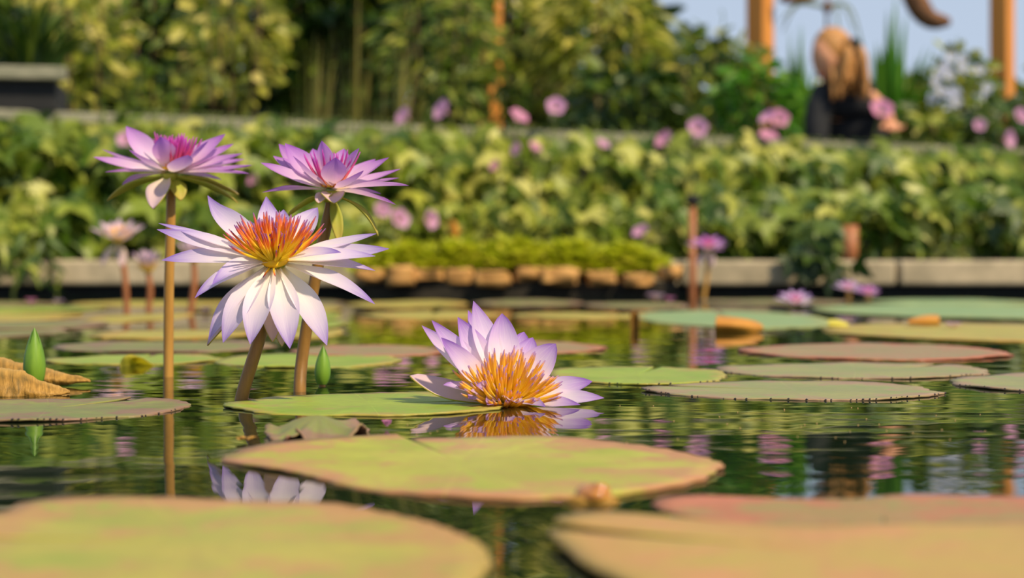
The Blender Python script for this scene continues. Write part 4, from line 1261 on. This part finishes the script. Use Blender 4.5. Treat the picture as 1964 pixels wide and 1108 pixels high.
# pale small blossoms on the flowering shrub
M['petal_bluewhite'] = petal_mat('petal_bluewhite', [(0, srgb(236, 226, 190)), (.4, srgb(220, 222, 236)), (1, srgb(196, 206, 236))])
for i in range(18):
    while True:
        ex, ey = rs.uniform(-.9, .9), rs.uniform(-.9, .2)
        if ex * ex + ey * ey < .85: break
    # on the camera-side face of the flowering shrub's crown
    c = P(1835 + ex * 75, 192 + ey * 97, 8.30 - .22 * math.sqrt(1 - ex * ex - ey * ey) - .12)
    root = empty('shrub_blossom', c, 'pale blue-white blossom on the shrub before the timber post', 'blossom', 'pale blossoms on the shrub')
    for k in range(5):
        a = k * 1.2566
        petal(root, c, c + Vector((math.cos(a), -.3, math.sin(a))) * .030, Vector((0, -1, .2)).normalized(), .012, M['petal_bluewhite'], 0, 0, n=4, m=2, e=.5)

# ------------------------------------------------------------------ timber posts, beam and hanging things
def post(px, w, d, y_bot_label, label, top=2.15):
    cx = (px - CX) / F * d
    h_ = w / F * d / 2 / 1.25
    a = math.radians(50)
    pts = [(cx + math.cos(a + k * math.pi / 2 + .785) * h_ * 1.414, d + math.sin(a + k * math.pi / 2 + .785) * h_ * 1.414) for k in range(4)]
    root = empty('timber_post', (cx, d, -.56), label, 'post')
    v, f = prism_vf(pts, -.56, top)
    bevel(build('shaft', v, f, M['post'], root, None, False), .008)
    v, f = prism_vf([(cx - h_ * 1.5, d - h_ * 1.5), (cx + h_ * 1.5, d - h_ * 1.5), (cx + h_ * 1.5, d + h_ * 1.5), (cx - h_ * 1.5, d + h_ * 1.5)], -.56, -.46)
    build('footing', v, f, M['kerb'], root, None, False)
post(1922, 46, 9.0, 0, 'orange timber post rising clear against the sky')
post(1458, 50, 9.0, 0, 'orange timber post rising from behind green shrubs')
post(938, 46, 9.0, 0, 'orange timber post mostly hidden by feathery shrubs')
bm_ = empty('timber_beam', (1.2, 9.0, 2.15), 'long timber beam resting on the posts', 'beam')
v, f = box_vf(-.6, 3.2, 8.93, 9.07, 2.15, 2.29)
build('beam_body', v, f, M['post'], bm_, None, False)

M['bark'] = simple_mat('rough_bark', srgb(74, 50, 30), srgb(140, 98, 66), 22, .9, None, .8, .02)
def hang(name, label, pts, radii, mat, cat, wire_px):
    root = empty(name, pts[0], label, cat)
    tube('branch', spline(pts, len(radii) - 1), radii, mat, root, 9)
    p = spline(pts, 4)[1]
    tube('wire', [p, Vector((p.x, p.y, 2.16))], .003, M['stem_brown'], root, 5)
    return root
dg = 8.945
hang('hanging_driftwood', 'gnarled brown driftwood piece hanging against the sky',
     [P(1725, -60, dg), P(1755, 0, dg), P(1782, 36, dg), P(1822, 42, dg)], [.035, .05, .052, .058, .062, .06, .055, .05, .045, .035, .02], M['bark'], 'driftwood', 0)
hang('hanging_driftwood', 'level brown driftwood stick hanging above the head of the person',
     [P(1496, -6, dg), P(1515, -2, dg), P(1545, -4, dg), P(1578, -14, dg)], [.02, .025, .028, .026, .026, .024, .02, .016, .01], M['bark'], 'driftwood', 0)
dg = 9.045
ap = empty('hanging_air_plant', P(1586, 60, dg), 'thin hanging plant with arching strands above the person', 'plant')
tube('wire', [Vector((P(1586, 0, dg).x, dg, 2.16)), P(1586, 62, dg)], .008, M['stem_brown'], ap, 6)
tube('knot', spline([P(1584, 4, dg), P(1587, 14, dg), P(1586, 26, dg)], 4), [.012, .024, .028, .022, .010], M['bark'], ap, 8)
for (ex, ey, mx, my) in [(1497, 40, 1535, 4), (1500, 60, 1530, 10), (1655, 90, 1630, 14), (1640, 60, 1615, 8), (1610, 120, 1604, 20)]:
    tube('strand', spline([P(1586, 14, dg), P(mx, my, dg - .01), P(ex, ey, dg - .02)], 8), [.009 - .0007 * k for k in range(9)], M['twig_green'], ap, 5)

# ------------------------------------------------------------------ person in black
def skin(name, verts, edges, radii, mat, parent, root_i=0, sub=2):
    off = world_loc(parent)
    me = bpy.data.meshes.new(name)
    me.from_pydata([tuple(Vector(v) - off) for v in verts], edges, [])
    me.materials.append(mat)
    o = obj(name, me, parent)
    sk = o.modifiers.new('skin', 'SKIN'); sk.use_smooth_shade = True
    for i, r_ in enumerate(radii):
        q = me.skin_vertices[0].data[i]
        q.radius = r_ if isinstance(r_, tuple) else (r_, r_)
        q.use_root = (i == root_i)
    s = o.modifiers.new('sub', 'SUBSURF'); s.levels = sub; s.render_levels = sub
    return o

M['skin'] = simple_mat('skin', srgb(206, 142, 104), srgb(222, 160, 120), 12, .5, None, .05, .001)
M['hair'] = simple_mat('blond_hair', srgb(150, 96, 44), srgb(208, 152, 84), 30, .5, (6, 6, .5), .6, .006)
M['cloth'] = simple_mat('black_cloth', (.008, .009, .011), (.02, .021, .024), 30, .85, None, .2, .003)
M['lips'] = simple_mat('lips', srgb(176, 92, 84), srgb(186, 104, 94), 20, .5)
M['eye'] = simple_mat('eye_dark', (.02, .015, .01), (.05, .035, .02), 20, .2)
pd = 7.62
def Q(px, py, dy=0): return P(px, py, pd + dy)
pr = empty('person', (P(1625, 0, pd).x, pd, -.56), 'person in a black top with long blond hair, bending and reaching out one arm', 'person')
hipz = .02
xx = lambda px: (px - CX) / F * pd
hip = Vector((xx(1648), pd + .12, .22)); 
V = [hip, Q(1640, 262, .06), Q(1632, 215, .0), Q(1626, 182, -.03), Q(1612, 158, -.05), Q(1600, 138, -.07),      # 0-5 pelvis..neck
     Q(1596, 116, -.09), Q(1600, 90, -.08),                                                                      # 6-7 head
     Q(1582, 184, -.08), Q(1566, 222, -.12), Q(1566, 284, -.16), Q(1568, 330, -.18),                             # 8-11 arm on the planter
     Q(1660, 176, -.04), Q(1684, 204, -.08), Q(1702, 226, -.20), Q(1706, 234, -.23),                             # 12-15 reaching arm
     Vector((hip.x - .10, hip.y, .16)), Vector((hip.x - .11, hip.y - .02, -.18)), Vector((hip.x - .11, hip.y + .03, -.50)), Vector((hip.x - .11, hip.y - .09, -.535)),
     Vector((hip.x + .10, hip.y, .16)), Vector((hip.x + .11, hip.y - .02, -.18)), Vector((hip.x + .11, hip.y + .03, -.50)), Vector((hip.x + .11, hip.y - .09, -.535))]
E = [(0, 1), (1, 2), (2, 3), (3, 4), (4, 5), (5, 6), (6, 7), (3, 8), (8, 9), (9, 10), (10, 11), (3, 12), (12, 13), (13, 14), (14, 15), (0, 16), (16, 17), (17, 18), (18, 19), (0, 20), (20, 21), (21, 22), (22, 23)]
Rr = [(.10, .08), (.09, .07), (.095, .07), (.085, .06), .055, .05, .085, .075, .036, .036, .034, .026, .036, .040, .034, .028, .085, .058, .042, .035, .085, .058, .042, .035]
skin('body', V, E, Rr, M['skin'], pr)
# clothing over the same skeleton
skin('black_top', [hip + Vector((0, 0, .03))] + V[1:4] + [Q(1618, 168, -.04)] + V[8:11] + [V[12], V[12].lerp(V[13], .45)],
     [(0, 1), (1, 2), (2, 3), (3, 4), (3, 5), (5, 6), (6, 7), (3, 8), (8, 9)], [(.165, .135), (.155, .125), (.165, .125), (.15, .11), .066, .074, .064, .052, .074, .060], M['cloth'], pr)
skin('trousers', [V[0]] + V[16:19] + V[20:23], [(0, 1), (1, 2), (2, 3), (0, 4), (4, 5), (5, 6)], [(.158, .13), .10, .075, .06, .10, .075, .06], M['cloth'], pr)
for s in (18, 22):
    skin('shoe', [V[s] + Vector((0, .02, -.035)), V[s] + Vector((0, -.06, -.045)), V[s] + Vector((0, -.16, -.05))], [(0, 1), (1, 2)], [.035, .036, .028], M['cloth'], pr)
# hands
def hand(wr, fw, sidev, tag_):
    fw = fw.normalized(); sidev = sidev.normalized(); up = sidev.cross(fw)
    vs_ = [wr, wr + fw * .05]; es = [(0, 1)]; rr = [.024, .030]
    for k, (o_, L) in enumerate([(-.028, .068), (-.010, .078), (.009, .073), (.027, .058)]):
        b = len(vs_)
        k0 = wr + fw * .082 + sidev * o_
        vs_ += [k0, k0 + fw * L * .5 - up * .008, k0 + fw * L * .85 - up * .03]
        es += [(1, b), (b, b + 1), (b + 1, b + 2)]; rr += [.010, .009, .0075]
    b = len(vs_)
    vs_ += [wr + fw * .03 - sidev * .035, wr + fw * .062 - sidev * .058 - up * .008, wr + fw * .088 - sidev * .062 - up * .02]
    es += [(1, b), (b, b + 1), (b + 1, b + 2)]; rr += [.013, .010, .0085]
    skin('hand', vs_, es, rr, M['skin'], pr, 1, 2)
hand(V[15], V[15] - V[13] + Vector((0, -.06, -.02)), Vector((1, .3, .2)), 'r')
hand(V[11], V[11] - V[9], Vector((1, -.3, 0)), 'l')
# head: shaped skull, turned to look along the bed
hc = Q(1594, 114, -.10)
look = Vector((-.80, -.50, -.32)).normalized()
side_ = look.cross(Vector((0, 0, 1))).normalized(); upv = side_.cross(look)
bm = bmesh.new(); bmesh.ops.create_uvsphere(bm, u_segments=28, v_segments=20, radius=1)
for q in bm.verts:
    x_, y_, z_ = q.co
    fr, sd, u_ = y_, x_, z_
    w = .074 * (1 - .22 * max(0, -u_))
    dpt = .092; hh = .116
    p = Vector((sd * w, fr * dpt, u_ * hh))
    if fr > .6:
        p.y += .018 * math.exp(-((u_ + .12) / .16) ** 2 - (sd / .16) ** 2)       # nose
        p.y -= .008 * math.exp(-((u_ - .05) / .10) ** 2 - ((abs(sd) - .38) / .18) ** 2)  # eye sockets
        p.y += .006 * math.exp(-((u_ + .42) / .08) ** 2 - (sd / .25) ** 2)       # lips
    if u_ < -.7: p.y += .012 * max(0, fr)
    q.co = hc + side_ * p.x + look * p.y + upv * p.z - pr.location
me = bpy.data.meshes.new('head'); bm.to_mesh(me); bm.free(); me.materials.append(M['skin'])
me.polygons.foreach_set('use_smooth', [True] * len(me.polygons))
hd = obj('head', me, pr)
def blob(name, c, r3, mat, parent, u=10, v_=8):
    bm = bmesh.new(); bmesh.ops.create_uvsphere(bm, u_segments=u, v_segments=v_, radius=1)
    for q in bm.verts:
        a = q.co.copy(); q.co = c + side_ * a.x * r3[0] + look * a.y * r3[1] + upv * a.z * r3[2] - pr.location
    me = bpy.data.meshes.new(name); bm.to_mesh(me); bm.free(); me.materials.append(mat)
    me.polygons.foreach_set('use_smooth', [True] * len(me.polygons))
    return obj(name, me, parent)
for s in (-1, 1):
    blob('eye', hc + look * .079 + side_ * s * .028 + upv * .006, (.010, .006, .006), M['eye'], hd)
    blob('ear', hc + side_ * s * .074 - look * .01 - upv * .005, (.010, .018, .030), M['skin'], hd)
blob('mouth', hc + look * .092 - upv * .050, (.022, .007, .007), M['lips'], hd)
# hair: cap plus long locks falling on the back and over the shoulder
hr = blob('hair', hc - look * .026 + upv * .030, (.089, .094, .110), M['hair'], pr, 26, 18)
hl = random.Random(2)
for i in range(34):
    a = -1.5 + 3.0 * i / 33
    st_ = hc - look * (.03 + .045 * math.cos(a)) + side_ * math.sin(a) * .082 + upv * hl.uniform(.03, .08)
    e = Q(1618 + hl.uniform(-24, 46), hl.uniform(160, 194), -.19 + hl.uniform(-.03, .08))
    mid = st_.lerp(e, .5) + Vector((.015, -.01, .03)) + Vector((hl.uniform(-.02, .02), hl.uniform(-.02, .02), 0))
    tube('hair_lock', spline([st_, mid, e], 8), [.012, .019, .022, .023, .022, .020, .016, .011, .004], M['hair'], hr, 7)
blob('hair_clip', hc - look * .055 + side_ * -.07 + upv * .02 + Vector((.02, -.05, 0)), (.02, .022, .055), M['blackboard'], hr)
